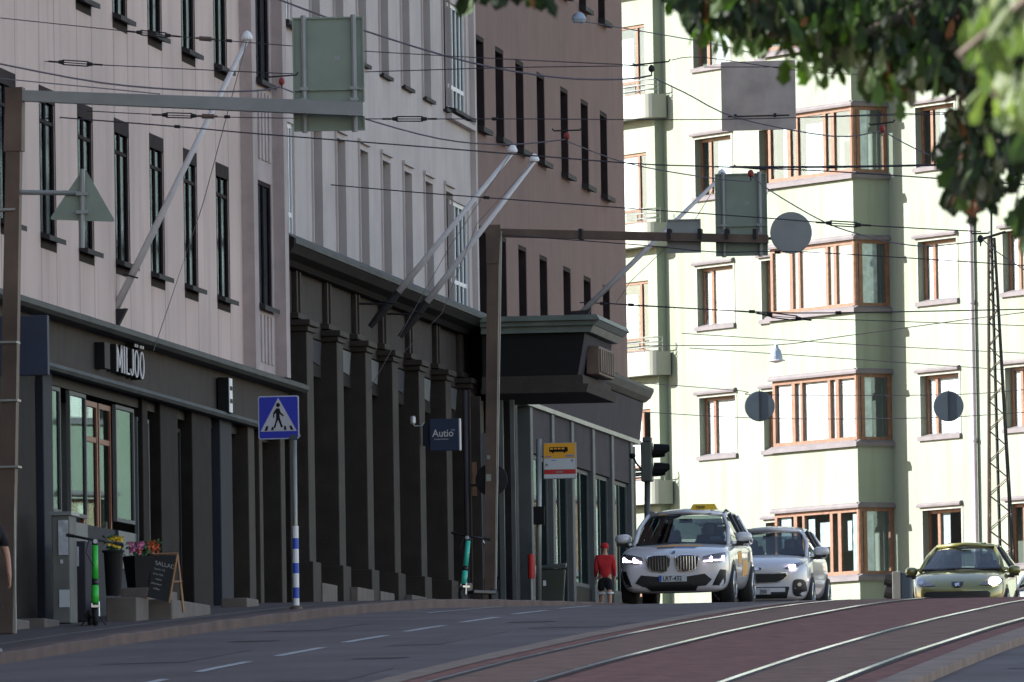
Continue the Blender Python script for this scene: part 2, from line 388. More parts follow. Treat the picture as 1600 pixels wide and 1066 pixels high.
def window(par, org, fr, u0, u1, z0, z1, d, m, fw=.06, th=.07, mull=(), trans=(), glass='glass', blind=None, bm='blind', sill=None, head=None, bd=.04, lining=0, lm='window_dark', label=None, name='window'):
    """frame with bars (one mesh), pane, curtain, sill, flashing"""
    mb = MB()
    mb.fbox(fr, u0, u0+fw, d-th, d, z0, z1); mb.fbox(fr, u1-fw, u1, d-th, d, z0, z1)
    mb.fbox(fr, u0+fw, u1-fw, d-th, d, z0, z0+fw); mb.fbox(fr, u0+fw, u1-fw, d-th, d, z1-fw, z1)
    for x, wd in mull: mb.fbox(fr, x-wd/2, x+wd/2, d-th+.003, d-.003, z0+fw, z1-fw)
    for z, a, b in trans: mb.fbox(fr, a, b, d-th+.006, d-.006, z-fw*.5, z+fw*.5)
    f = mb.build(name, m, par, org)
    if label: f['label'] = label
    p = MB(); p.fbox(fr, u0+fw, u1-fw, d-th*.6, d-th*.5, z0+fw, z1-fw); p.build('pane', glass, f, org)
    if lining:
        l = MB(); t = .025
        l.fbox(fr, u0, u0+t, d, d+lining, z0, z1); l.fbox(fr, u1-t, u1, d, d+lining, z0, z1); l.fbox(fr, u0+t, u1-t, d, d+lining, z1-t*3, z1); l.fbox(fr, u0+t, u1-t, d, d+lining, z0, z0+t)
        l.build('lining', lm, f, org)
    if blind:
        q = MB()
        for (a, b, c, e) in blind: q.fbox(fr, a, b, d-th*.5-bd-.01, d-th*.5-bd, c, e)
        q.build('blind' if bm == 'blind' else 'curtain', bm, f, org)
    if sill:
        a, b, zz, out, t = sill; s = MB(); s.fprism(fr, a, b, [(d, zz), (d, zz+t), (out, zz+t*.35), (out, zz-t*.6)]); s.build('sill', sill_m, f, org)
    if head:
        a, b, zz, out, t = head; s = MB(); s.fprism(fr, a, b, [(d+.02, zz), (out-.01, zz), (out, zz+t*.5), (out-.03, zz+t), (d+.02, zz+t+.03)]); s.build('window_head', sill_m, f, org)
    return f
sill_m = 'dark_metal'
def shell(par, org, fr, u0, u1, z0, z1, depth, m, front=-.0, roof=True):
    """rest of a building's volume: side walls, back wall and roof behind the facade"""
    mb = MB()
    mb.quad(fr.p(u0, front, z0), fr.p(u0, -depth, z0), fr.p(u0, -depth, z1), fr.p(u0, front, z1))
    mb.quad(fr.p(u1, front, z0), fr.p(u1, -depth, z0), fr.p(u1, -depth, z1), fr.p(u1, front, z1))
    mb.quad(fr.p(u0, -depth, z0), fr.p(u1, -depth, z0), fr.p(u1, -depth, z1), fr.p(u0, -depth, z1))
    mb.build('outer_wall', m, par, org)
    r = MB(); r.fbox(fr, u0-.1, u1+.1, -depth-.1, front+.2, z1+.003, z1+.5); r.build('roof', 'ledge_metal', par, org)
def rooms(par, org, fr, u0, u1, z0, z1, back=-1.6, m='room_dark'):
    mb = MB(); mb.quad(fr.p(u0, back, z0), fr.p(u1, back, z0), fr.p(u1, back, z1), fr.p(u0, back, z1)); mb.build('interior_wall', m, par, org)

# ------------------------------------------------------------------ building 1: pink panel house
O1 = Vector((XF, 120, 3.4))
b1 = thing('apartment_building', 'pinkish beige apartment house with narrow dark framed windows above a dark stone shop floor', 'building', O1)
PW = 2.73; U0 = 120.55
holes = []
cols = [U0+PW*k for k in range(-1, 6)]
for u in cols:
    holes += [(u, u+1.07, 8.37, 10.3, .16), (u, u+1.07, 11.67, 13.6, .16)]
mb = MB(); wall(mb, FS, 78, 136.42, 7.47, 19, holes); mb.build('wall', 'pink_panel', b1, O1)
for (a, b, c, e, _) in holes:
    window(b1, O1, FS, a+.0, b-.0, c, e, -.012, 'window_dark', fw=.045, th=.05, mull=((a+.5, .05),), trans=((e-.42, a+.05, b-.05),), glass='glass_up',
           sill=(a-.02, b+.08, c-.0, .12, .07), blind=[(a+.05, a+.6, c+.1, e-.1)] if random.random() < .5 else None, bm='curtain')
    s = MB(); s.fbox(FS, a-.015, a-.001, -.01, .006, c-.14, e+.02); s.fbox(FS, a-.001, b+.02, -.01, .006, c-.14, c-.001); s.fbox(FS, a-.001, b+.02, -.011, .008, e-.17, e+.02); s.fbox(FS, b+.001, b+.02, -.01, .006, c-.001, e-.17); s.build('window_surround', 'window_dark', b1, O1)
# projecting bay (A) with its own window column and pilaster (B)
mb = MB()
hA = [(136.8, 138.02, 8.4, 10.25, .14), (136.8, 138.02, 11.68, 13.5, .14)]
wall(mb, FS, 136.42, 138.2, 7.4, 19, hA, d=.18)
mb.quad(FS.p(136.42, 0, 7.4), FS.p(136.42, .18, 7.4), FS.p(136.42, .18, 19), FS.p(136.42, 0, 19))
mb.fbox(FS, 138.2, 138.55, -.3, .345, 7.45, 19)
mb.fbox(FS, 138.56, 139.9, -.3, -.02, 7.45, 19)
for z0 in (7.55, 10.5): # raised fluted panels under the windows
    for k in range(4): mb.fbox(FS, 136.86+k*.3, 137.02+k*.3, .179, .205, z0+.06, z0+.75 if z0 < 9 else z0+1.05)
mb.build('projecting_bay', 'pink_pier', b1, O1)
for (a, b, c, e, _) in hA:
    window(b1, O1, FS, a, b, c, e, .165, 'window_dark', fw=.055, th=.05, mull=((a+.6, .05),), glass='glass_up', sill=(a-.02, b+.08, c, .27, .07))
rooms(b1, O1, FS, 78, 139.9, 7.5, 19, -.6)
shell(b1, O1, FS, 78, 140.2, 2, 19, 12, 'pink_panel', front=-.02)
# ledge, fascia, lower ledge (ends rounded)
mb = MB()
mb.fprism(FS, 100, 140.3, [(0, 7.32), (.28, 7.32), (.34, 7.36), (.34, 7.42), (.27, 7.455), (0, 7.47)])
mb.build('ledge', 'ledge_metal', b1, O1)
mb = MB(); mb.fbox(FS, 100, 140.1, -.05, .06, 6.72, 7.32); mb.build('fascia', 'fascia_stone', b1, O1)
mb = MB(); mb.fprism(FS, 108, 140.15, [(.061, 6.64), (.2, 6.64), (.23, 6.68), (.2, 6.73), (.061, 6.76)]); mb.build('lower_ledge', 'ledge_metal', b1, O1)
# shop floor: stone piers and recessed shop windows
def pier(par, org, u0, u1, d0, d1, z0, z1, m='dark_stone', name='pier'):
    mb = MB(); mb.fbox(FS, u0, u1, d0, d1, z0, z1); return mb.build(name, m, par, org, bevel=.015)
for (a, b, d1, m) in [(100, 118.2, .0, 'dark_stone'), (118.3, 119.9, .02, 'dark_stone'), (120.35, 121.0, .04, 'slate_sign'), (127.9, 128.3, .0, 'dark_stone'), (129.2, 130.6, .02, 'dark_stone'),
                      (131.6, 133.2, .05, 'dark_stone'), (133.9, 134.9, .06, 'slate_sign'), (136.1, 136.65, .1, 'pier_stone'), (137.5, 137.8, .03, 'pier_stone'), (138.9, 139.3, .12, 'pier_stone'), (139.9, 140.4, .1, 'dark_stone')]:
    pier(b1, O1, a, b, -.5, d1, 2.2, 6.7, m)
mb = MB(); mb.fbox(FS, 100, 140.2, -.75, -.7, 2.5, 6.72); mb.fbox(FS, 120, 140.1, -.7, -.05, 6.52, 6.71); mb.build('shop_back_wall', 'black_paint', b1, O1)
for (a, b, z0, z1, dd) in [(121.15, 121.9, 4.87, 6.5, -.02), (122.55, 123.75, 4.87, 6.5, -.02), (125.95, 127.35, 4.92, 6.48, -.02), (127.8, 128.75, 4.0, 6.4, -.06), (130.65, 131.5, 4.2, 6.4, -.1), (134.95, 136.0, 4.3, 6.5, -.12), (136.7, 137.45, 4.5, 6.4, -.12)]:
    window(b1, O1, FS, a, b, z0, z1, dd, 'frame_grey' if a < 129 else 'dark_metal', fw=.05, th=.05, glass='glass_shop', name='shop_window')
for (a, b) in [(123.8, 124.9), (125.0, 125.9)]:
    f = window(b1, O1, FS, a, b, 4.0, 6.45, -.08, 'wood_door', fw=.07, th=.05, trans=((5.95, a, b),), glass='glass_shop', name='shop_door')
mb = MB()
for (a, b) in [(121.1, 121.95), (122.5, 125.9), (125.95, 127.6)]: mb.fbox(FS, a, b, -.3, -.04, 2.4, 4.8)
mb.build('shop_sill_wall', 'slate_sign', b1, O1)
for (a, b) in [(122.6, 123.7), (126.0, 127.3)]: mb = MB(); mb.fbox(FS, a, b, -.03, -.012, 4.3, 4.8); mb.build('window_film', 'sign_back_blue', b1, O1)

# ------------------------------------------------------------------ building 2: light grey house over dark colonnade
O2 = Vector((XF, 150, 4.3))
b2 = thing('office_building', 'light grey plastered house with deep narrow windows standing on a dark brown stone colonnade', 'building', O2)
holes = []; big = []
for z0, z1 in ((9.62, 11.53), (12.88, 14.85)):
    for k in range(-3, 4): holes.append((150.25+k*2.36, 151.27+k*2.36, z0, z1, .3))
    big += [(140.35, 141.5, z0, z1-.12, .12), (157.95, 160.2, z0+.05, z1-.1, .12)]
mb = MB(); wall(mb, FS, 140.3, 161.0, 9.5, 19, holes+big, d=-.02)
mb.build('wall', 'grey_plaster', b2, O2)
for h in holes:   # raised plaster edge over each window
    mb = MB(); mb.fbox(FS, h[0]-.08, h[1]+.04, -.021, .03, h[3]+.09, h[3]+.15); mb.fbox(FS, h[0]-.06, h[0]-.01, -.021, .01, h[2], h[3]+.089); mb.build('window_moulding', 'grey_plaster', b2, O2)
for (a, b, c, e, _) in holes:
    window(b2, O2, FS, a, b, c, e, -.27, 'white_paint', fw=.06, th=.05, mull=((a+.45, .05),), glass='glass_shop', sill=(a, b+.06, c, .05, .06))
for (a, b, c, e, _) in big:
    n = 5 if b-a > 2 else 4
    window(b2, O2, FS, a, b, c, e, -.06, 'white_paint', fw=.07, th=.05, mull=tuple((a+(b-a)*i/n, .07) for i in range(1, n)), trans=((c+.42, a+.05, b-.05),), glass='glass_shop', sill=(a-.05, b+.1, c-.02, .12, .06))
mb = MB()
for z in (9.5, 12.74): mb.fbox(FS, 157.6, 160.5, -.019, .09, z, z+.09)
mb.fbox(FS, 160.55, 160.75, -.019, .07, 9.6, 19)
mb.build('band', 'grey_plaster', b2, O2)
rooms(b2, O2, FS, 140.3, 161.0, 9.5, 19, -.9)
shell(b2, O2, FS, 140.32, 160.95, 2, 19, 12, 'grey_plaster', front=-.05)
mb = MB(); mb.fprism(FS, 138.7, 161.2, [(-.05, 9.2), (.12, 9.2), (.18, 9.27), (.34, 9.32), (.4, 9.42), (.4, 9.5), (.3, 9.56), (-.05, 9.6)]); mb.build('cornice', 'dark_stone', b2, O2)
mb = MB(); mb.fprism(FS, 138.7, 161.2, [(.402, 9.44), (.43, 9.44), (.43, 9.51), (.25, 9.63), (-.04, 9.66), (-.04, 9.61), (.3, 9.565), (.402, 9.52)]); mb.build('cornice_flashing', 'ledge_metal', b2, O2)
mb = MB(); mb.fbox(FS, 139.3, 161.1, -.3, -.03, 8.3, 9.2); mb.build('frieze', 'fascia_stone', b2, O2)
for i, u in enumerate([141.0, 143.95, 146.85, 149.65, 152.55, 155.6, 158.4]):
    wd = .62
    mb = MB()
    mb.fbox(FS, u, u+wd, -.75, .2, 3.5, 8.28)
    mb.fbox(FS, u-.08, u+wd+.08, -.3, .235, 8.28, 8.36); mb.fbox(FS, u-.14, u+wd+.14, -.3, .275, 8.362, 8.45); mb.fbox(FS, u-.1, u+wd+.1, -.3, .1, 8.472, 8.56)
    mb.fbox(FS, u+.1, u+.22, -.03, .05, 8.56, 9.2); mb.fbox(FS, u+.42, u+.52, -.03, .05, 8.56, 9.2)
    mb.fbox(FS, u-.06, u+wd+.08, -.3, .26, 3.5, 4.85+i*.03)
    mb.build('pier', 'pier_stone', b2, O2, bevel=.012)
    t = MB(); t.fbox(FS, u+wd+.1, u+wd+2.15, -.06, -.02, 7.72, 8.27); f = t.build('transom_box', 'dark_stone', b2, O2)
    t = MB(); t.extr(FS, [(u+wd+.75, 7.95), (u+wd+1.9, 7.9), (u+wd+2.1, 8.26), (u+wd+.65, 8.27)], -.019, .0); t.build('transom_window', 'frame_grey' if i % 3 else 'slate_sign', f, O2)
    if i in (0, 2, 3, 4):
        t = MB(); t.fbox(FS, u+wd+.01, u+wd+.36, -.5, .06, 4.6, 7.6); t.build('door_leaf', 'wood_door', b2, O2)
    if i < 6:
        t = MB(); t.fbox(FS, u+wd+.05, u+wd+1.5+.2*(i % 2), -.7, .28+.08*(i % 2), 3.5, 4.55+.02*i); t.fbox(FS, u+wd+.05, u+wd+1.1, -.7, .1, 4.5, 4.78+.02*i); t.build('entrance_step', 'step_stone', b2, O2)
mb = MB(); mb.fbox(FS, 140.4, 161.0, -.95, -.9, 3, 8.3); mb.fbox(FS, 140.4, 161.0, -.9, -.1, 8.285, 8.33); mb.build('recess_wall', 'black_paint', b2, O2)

# ------------------------------------------------------------------ building 3: brown house with shop and canopy
O3 = Vector((XF, 171, 4.8))
b3 = thing('corner_building', 'reddish brown plastered corner house with dark slit windows and a large projecting canopy', 'building', O3)
holes = []
for u in (161.2, 163.65, 166.25, 169.05, 172.3, 175.2, 178.0):
    for z0, z1 in ((9.55, 11.2), (12.85, 14.47), (16.15, 17.75)): holes.append((u, u+1.05, z0, z1, .2))
mb = MB(); wall(mb, FS, 161.0, 181.6, 9.4, 19, holes); mb.build('wall', 'brown_plaster', b3, O3)
for (a, b, c, e, _) in holes:
    window(b3, O3, FS, a, b, c, e, -.15, 'window_dark', fw=.06, th=.05, mull=((a+.5, .05),), glass='glass_up', lining=.14, sill=(a-.03, b+.1, c, .13, .09))
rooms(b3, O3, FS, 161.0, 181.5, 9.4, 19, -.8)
shell(b3, O3, FS, 161.02, 181.6, 3, 19, 12, 'brown_plaster', front=-.02)
mb = MB(); mb.fprism(FS, 161.2, 181.9, [(0, 9.12), (.3, 9.16), (.4, 9.24), (.46, 9.36), (.46, 9.42), (.2, 9.5), (0, 9.52)]); mb.build('shop_cornice', 'ledge_metal', b3, O3)
mb = MB(); mb.fprism(FS, 161.3, 181.7, [(0, 8.42), (.2, 8.42), (.28, 9.14), (0, 9.14)]); mb.build('shop_fascia', 'fascia_blue', b3, O3)
mb = MB(); mb.fbox(FS, 161.3, 181.65, -.02, .23, 8.34, 8.418); mb.build('fascia_rail', 'pole_metal', b3, O3)
us = [166.0, 168.9, 171.6, 174.6, 177.4, 180.3]
for i, u in enumerate([162.0, 164.0]+us):
    pier(b3, O3, u, u+.32, -.3, .2, 3.8, 8.34, 'frame_grey' if i > 1 else 'dark_metal', 'mullion')
for i in range(5):
    a, b = us[i]+.33, us[i+1]-.01
    t = MB(); t.fbox(FS, a, b, -.02, .16, 7.55, 8.34); t.build('shop_blind', 'fascia_blue', b3, O3)
    window(b3, O3, FS, a, b, 5.4 if i != 1 else 4.9, 7.54, .1, 'frame_grey', fw=.07, th=.05, mull=((a+(b-a)*.55, .08),), glass='glass_shop', name='shop_window')
    t = MB(); t.fbox(FS, a, b, -.2, .13, 3.9, 5.39 if i != 1 else 4.89); t.build('shop_sill_wall', 'cabinet_grey' if i > 2 else 'black_paint', b3, O3)
t = MB(); t.fbox(FS, 180.65, 181.6, -.2, .12, 3.9, 8.3); t.fbox(FS, 161.1, 181.5, -.55, -.5, 3.9, 8.4); t.build('shop_back_wall', 'black_paint', b3, O3)
# canopy box over the entrance
CY0, CY1 = 158.7, 162.3
def ring(mb, x0, x1f, z0, z1, x1t, ex=0.):
    P = [(x0, CY0-ex, z0), (x1f, CY0-ex, z0), (x1f, CY1+ex, z0), (x0, CY1+ex, z0), (x0, CY0-ex, z1), (x1t, CY0-ex, z1), (x1t, CY1+ex, z1), (x0, CY1+ex, z1)]
    mb.add(P, [(0, 3, 2, 1), (4, 5, 6, 7), (0, 1, 5, 4), (1, 2, 6, 5), (2, 3, 7, 6), (3, 0, 4, 7)])
cb = MB(); ring(cb, -22.02, -20.42, 8.48, 9.18, -20.30); can = cb.build('canopy', 'black_paint', b3, O3)
c2 = MB(); ring(c2, -22.02, -20.18, 9.19, 9.30, -20.12, .12); ring(c2, -22.02, -20.10, 9.303, 9.38, -20.02, .2); ring(c2, -22.02, -20.0, 9.383, 9.47, -20.05, .28); c2.build('canopy_top_moulding', 'cornice_green', can, O3)
c3 = MB(); ring(c3, -22.02, -20.32, 8.33, 8.477, -20.32, .08); ring(c3, -22.02, -20.26, 8.19, 8.327, -20.22, .12); c3.build('canopy_base', 'fascia_stone', can, O3)
c4 = MB(); c4.add([(-20.41, CY0+.02, 8.5), (-20.40, CY1-.02, 8.5), (-20.28, CY1-.02, 9.17), (-20.29, CY0+.02, 9.17)], [(0, 1, 2, 3)]); c4.build('canopy_face', 'fascia_blue', can, O3)
cw = MB(); cw.box((-22.5, 161.05, 8.5), (-22.0, 162.2, 9.2)); cw.build('canopy_root', 'black_paint', can, O3)
c5 = MB(); c5.box((-20.36, 159.4, 8.52), (-20.14, 161.4, 9.0)); 
for k in range(7): c5.box((-20.14, 159.46+k*.28, 8.56), (-20.11, 159.6+k*.28, 8.96))
c5.build('grille_box', 'rust_pole', can, O3, bevel=.05)
c6 = MB(); c6.box((-22.5, 159.4, 3.8), (-22.36, 161.2, 8.2)); c6.box((-22.45, 159.3, 4.0), (-22.2, 159.45, 8.2)); c6.build('entrance_wall', 'black_paint', b3, O3)
# steel-blue door leaf with round pull handle facing the street below the canopy
c7 = MB(); c7.box((-22.3, 158.9, 5.15), (-21.85, 158.96, 7.55)); dl = c7.build('entrance_door', 'steel_blue_door', b3, O3)
c8 = MB(); c8.box((-22.32, 158.86, 3.9), (-21.83, 158.98, 5.1)); c8.build('door_base', 'slate_sign', b3, O3)
c9 = MB(); pts = [(-21.9+math.cos(a)*.13-.04, 158.83, 5.75+math.sin(a)*.09) for a in [R(80+20*k) for k in range(11)]]; c9.tube(pts, .016, 6); c9.build('door_handle', 'chrome', dl, O3)
c10 = MB(); c10.box((-21.8, 158.9, 4.2), (-21.72, 159.0, 8.1)); c10.box((-21.6, 158.92, 4.2), (-21.53, 159.0, 8.1)); c10.build('door_frame', 'frame_grey', b3, O3)
#@@CUT
# ------------------------------------------------------------------ pale building beyond the crossing
AZ = R(38)
PU = Vector((math.sin(AZ), -math.cos(AZ), 0)); PN = Vector((-math.cos(AZ), -math.sin(AZ), 0))
FP = Fr((-21.44, 224.62, 0), PU, PN)
OP = Vector(FP.p(0, 0, 5.3))
bp = thing('apartment_building', 'pale cream apartment building with orange wooden window bands on projecting bays and curved balconies', 'building', OP)
sill_m = 'pale_sill'
ZT = [8.72+3.15*k for k in range(6)]; H = 1.6
holes = []
def single(u0, u1, k, dd=0.):
    zt = ZT[k]-.14; zb = zt-1.45
    holes.append((u0, u1, zb, zt, .25))
    return (u0, u1, zb, zt)
wins = []
for k in range(6):
    for (a, b) in ((-16.6, -15.0), (-8.72, -7.05), (-5.75, -3.85), (1.22, 2.88), (4.85, 6.5), (13, 14.7), (16.5, 18.2), (22, 23.6)): wins.append((k, *single(a, b, k)))
mb = MB(); wall(mb, FP, -10.2, 26, 3.5, 27.5, holes); mb.build('wall', 'pale_wall', bp, OP)
mb = MB(); wall(mb, FP, -26, -13.6, 3.5, 27.5, holes); mb.build('wall', 'pale_wall', bp, OP)
shell(bp, OP, FP, -26, 26, 3.5, 27.5, 11, 'pale_wall', front=-.01)
rooms(bp, OP, FP, -26, 26, 3.5, 27.5, -1.4, 'room_dark')
rnd = random.Random(4)
def fill(k, a, b, z0, z1):
    """what hangs behind the panes: blinds on most floors, curtains on the top and ground floors"""
    if k == 0: return [(a, a+(b-a)*.3, z0, z1), (b-(b-a)*.12, b, z0, z1)], 'curtain'
    if k in (3, 4): return [(a+(b-a)*.2, b-(b-a)*.1, z0, z1)], 'curtain'
    if b-a < 2: a -= .4
    return [(a, b, z0, z1)], 'blind'
for (k, a, b, c, e) in wins:
    bl, bm_ = fill(k, a+.5, b-.06, c+.06, e-.06)
    f = window(bp, OP, FP, a, b, c, e, -.155, 'wood_orange', fw=.075, th=.06, mull=((a+.45, .11),), glass='glass_house', blind=bl, bm=bm_,
               sill=(a-.08, b+.08, c-.01, .07, .1), head=(a-.14, b+.06, e+.075, .1, .09))
    if k == 1 and a > 0: pass
    s = MB(); s.fbox(FP, a-.07, a-.001, -.001, .012, c-.1, e+.07); s.fbox(FP, b+.001, b+.07, -.001, .012, c-.1, e+.07); s.fbox(FP, a-.001, b+.001, -.001, .011, e+.001, e+.07); s.fbox(FP, a-.001, b+.001, -.001, .011, c-.1, c-.001); s.build('window_surround', 'pale_trim', bp, OP)
def bay(u0, u1, D, nm):
    mb = MB(); z = 3.5
    for k in range(6):
        zt = ZT[k]; zb = zt-H
        mb.fbox(FP, u0, u1, -.3, D, z, zb-.05); z = zt+.06
        if k == 5: mb.fbox(FP, u0, u1, -.3, D, z, 27)
    mb.build('bay_wall', 'pale_wall', bp, OP)
    F2 = Fr(FP.p(u1, D, 0), -PN, PU); F3 = Fr(FP.p(u0, D, 0), -PN, -PU)
    for k in range(6):
        zt = ZT[k]; zb = zt-H; L = u1-u0
        fr_ = [.245, .34, .665, .76]
        bl, bm_ = fill(k, u0+.15, u1-.15, zb+.1, zt-.1)
        if k == 0: bl = [(u0+.15, u0+.62, zb+.1, zt-.1), (u0+L*.36, u0+L*.44, zb+.1, zt-.2), (u0+L*.5, u0+L*.64, zb+.72, zt-.3), (u0+L*.47, u0+L*.49, zb+.1, zb+.72), (u1-.68, u1-.5, zb+.6, zt-.3), (u1-.45, u1-.2, zb+.1, zt-.15)]; bm_ = 'curtain'
        if k == 3: bl = [(u0+L*.42, u0+L*.62, zb+.1, zt-.3), (u0+L*.15, u0+L*.2, zb+.1, zt-.1)]
        window(bp, OP, FP, u0+.01, u1-.01, zb, zt, D-.03, 'wood_orange', fw=.11, th=.08, mull=((u0+L*.245, .15), (u0+L*.34, .1), (u0+L*.665, .12), (u0+L*.76, .14)),
               glass='glass_house', blind=bl, bm=bm_, sill=(u0-.08, u1+.1, zb-.07, D+.1, .1), head=(u0-.06, u1+.08, zt-.015, D+.07, .1), bd=.05, name='bay_window')
        bl = [(.2, .48, zb+.1, zt-.1)] if k != 2 else [(.15, .7, zb+.1, zt-.1)]
        window(bp, OP, F2, .012, D-.01, zb, zt, -.032, 'wood_orange', fw=.1, th=.08, mull=((.2, .1),), glass='glass_house', blind=bl, bm='curtain',
               sill=(-.06, D+.02, zb-.07, .08, .1), head=(-.06, D+.02, zt-.015, .06, .1), name='bay_window')
    m2 = MB()
    for k in range(6):
        m2.fbox(FP, u0+.02, u0+.2, -.3, D-.15, ZT[k]-H, ZT[k])
        m2.fbox(FP, u0+.3, u1-.3, .05, .12, ZT[k]-H, ZT[k])
    m2.build('interior_wall', 'room_dark', bp, OP)
bay(-3.8, 0, 1.0, '')
bay(7.7, 11.5, 1.0, '')
# left wing with balconies
WD = .25; wh = []
for k in range(6): wh.append((-13.2, -10.62, ZT[k]-2.05, ZT[k]-.3, .12))
mb = MB(); wall(mb, FP, -13.6, -10.2, 3.5, 27.5, wh, d=WD); mb.quad(FP.p(-10.2, 0, 3.5), FP.p(-10.2, WD, 3.5), FP.p(-10.2, WD, 27.5), FP.p(-10.2, 0, 27.5))
mb.quad(FP.p(-13.6, 0, 3.5), FP.p(-13.6, WD, 3.5), FP.p(-13.6, WD, 27.5), FP.p(-13.6, 0, 27.5)); mb.build('wing_wall', 'pale_wall', bp, OP)
for k, (a, b, c, e, _) in enumerate(wh):
    bl = [(a+.05, b-.45, c+.4, e-.05)] if k in (1, 3) else [(a+.9, b-.7, c+.4, e-.3)] if k in (2, 4) else None
    window(bp, OP, FP, a, b, c, e, WD-.04, 'wood_orange', fw=.07, th=.06, mull=((b-.42, .1),), trans=((c+.36, a+.05, b-.4),), glass='glass_house', blind=bl, sill=(a-.05, b+.05, c-.02, WD+.06, .07), name='balcony_window')
    zb = ZT[k]+.5
    m_ = MB(); n = 10
    pts = [(-13.5, WD), (-13.5, .6)]+[(-9.95+.0+.32*math.sin(R(a_))-.32, .28+.32*math.cos(R(a_))) for a_ in range(0, 91, 15)]+[(-9.95, WD*.2), (-10.15, WD*.2), (-10.15, WD)]
    P = [FP.p(u, d, z) for z in (zb, zb+.58) for (u, d) in pts]; n = len(pts)
    m_.add(P, [tuple(range(n)), tuple(range(2*n-1, n-1, -1))]+[(i, (i+1) % n, (i+1) % n+n, i+n) for i in range(n)])
    f = m_.build('balcony', 'pale_trim', bp, OP)
    r_ = MB(); rp = [FP.p(u, d, zb+.6) for (u, d) in pts[1:-3]]
    for h in (.08, .2, .32): r_.tube([p+Vector((0, 0, h)) for p in rp], .014, 5)
    for p in (rp[0], rp[0].lerp(rp[1], .5), rp[1], rp[-1]): r_.tube([p-Vector((0, 0, .05)), p+Vector((0, 0, .34))], .012, 5)
    r_.build('balcony_rail', 'pole_metal', f, OP)
# downpipes
mb = MB(); mb.tube([FP.p(3.62, .09, 3.6), FP.p(3.62, .09, 27.3)], .06, 10)
for z in (7, 10.1, 13.3, 16.4, 19.6): mb.tube([FP.p(3.62, .09, z), FP.p(3.62, .09, z+.07)], .08, 10)
mb.build('downpipe', 'pipe_lilac', bp, OP, smooth=False)

#@@CUT
# ------------------------------------------------------------------ signs and fittings on the houses
def face_fr(P, yaw=0):      # upright frame facing the camera side of the street; u to the right
    return Fr(P, (math.cos(yaw), math.sin(yaw), 0), (math.sin(yaw), -math.cos(yaw), 0))
# lettering on the shop fascia
t = thing('shop_sign', 'thin white raised letters on black blocks along the grey shop fascia', 'sign', FS.p(126, .06, 6.8))
OL = t.location.copy()
def strokes(mb, segs, u, z, d0, d1, wu, wz, dots=()):
    for (a0, b0, a1, b1) in segs:
        v = Vector((a1-a0, b1-b0)); L = v.length; nn = Vector((-v.y, v.x))/L; ox, oz = nn.x*wu/2, nn.y*wz/2
        mb.extr(FS, [(u+a0+ox, z+b0+oz), (u+a0-ox, z+b0-oz), (u+a1-ox, z+b1-oz), (u+a1+ox, z+b1+oz)], d0, d1)
    for (a0, b0) in dots: mb.extr(FS, [(u+a0-.035, z+b0-.02), (u+a0+.035, z+b0-.02), (u+a0+.035, z+b0+.02), (u+a0-.035, z+b0+.02)], d0, d1)
def oval(cx, cz, rx, rz, a0=0, a1=360, n=16):
    P = [(cx+rx*math.cos(R(a0+(a1-a0)*k/n)), cz+rz*math.sin(R(a0+(a1-a0)*k/n))) for k in range(n+1)]; return [(*p, *q) for p, q in zip(P, P[1:])]
HL = .36
GL = [(124.9, [(0, 0, 0, HL), (0, HL, .17, .06), (.17, .06, .34, HL), (.34, HL, .34, 0)], ()), (125.42, [(0, 0, 0, HL)], ()), (125.6, [(0, HL, 0, 0), (0, .012, .22, .012)], ()),
      (125.9, [(.2, HL, .2, .1)]+oval(.1, .1, .1, .09, 0, -170, 8), ()), (126.2, oval(.16, .175, .14, .175), ((.08, .42), (.24, .42))), (126.62, oval(.16, .175, .14, .175), ((.08, .42), (.24, .42)))]
for (u_, sg, dt) in GL:
    m1 = MB(); strokes(m1, sg, u_, 6.86, .19, .205, .05, .022, dt); f = m1.build('letter', 'letter_white', t, OL)
    m2 = MB(); strokes(m2, sg, u_, 6.86, .06, .188, .07, .035, dt); m2.build('letter_block', 'black_paint', f, OL)
mb = MB(); mb.fbox(FS, 123.95, 124.35, .06, .2, 6.86, 7.2); solo(mb, 'wall_box', 'black_paint', 'small black box fixed to the fascia left of the white letters', 'box')
def proj_sign(name, label, cat, u, x0, x1, z0, z1, m, th=.12, stuff=None, group=None):
    t = thing(name, label, cat, (x0, u, z0), group)
    mb = MB(); mb.box((x0, u, z0), (x1, u+th, z1)); mb.build('sign_box', m, t, t.location, bevel=.008)
    mb = MB(); mb.box((XF-.02, u+th*.3, z1-.1), (x0, u+th*.6, z1-.06)); mb.box((XF-.02, u+th*.3, z0+.06), (x0, u+th*.6, z0+.1)); mb.build('bracket', 'dark_metal', t, t.location)
    return t
a = onY(-30, 495, 115.2); b = onY(75, 586, 115.2)
proj_sign('projecting_sign', 'large plain slate blue box sign projecting over the pavement at the left edge', 'sign', 115.2, a.x, b.x, b.z, a.z, 'sign_slate')
a = onY(325, 578, 133.6); b = onY(345, 636, 133.6)
t = proj_sign('projecting_sign', 'narrow black upright box sign with a white lettered edge on the fascia', 'sign', 133.6, XF+.08, XF+.24, 6.72, 7.22, 'black_paint', .3)
mb = MB(); mb.box((XF+.241, 133.62, 6.73), (XF+.25, 133.88, 7.21)); f = mb.build('sign_face', 'white_paint', t, t.location)
mb = MB(); mb.box((XF+.251, 133.66, 6.86), (XF+.255, 133.84, 6.92)); mb.build('letter', 'black_paint', f, t.location)
mb = MB(); mb.box((XF+.251, 133.66, 7.04), (XF+.255, 133.84, 7.10)); mb.build('letter', 'black_paint', f, t.location)
a = onY(671, 655, 152.6); b = onY(717.5, 703.5, 152.6)
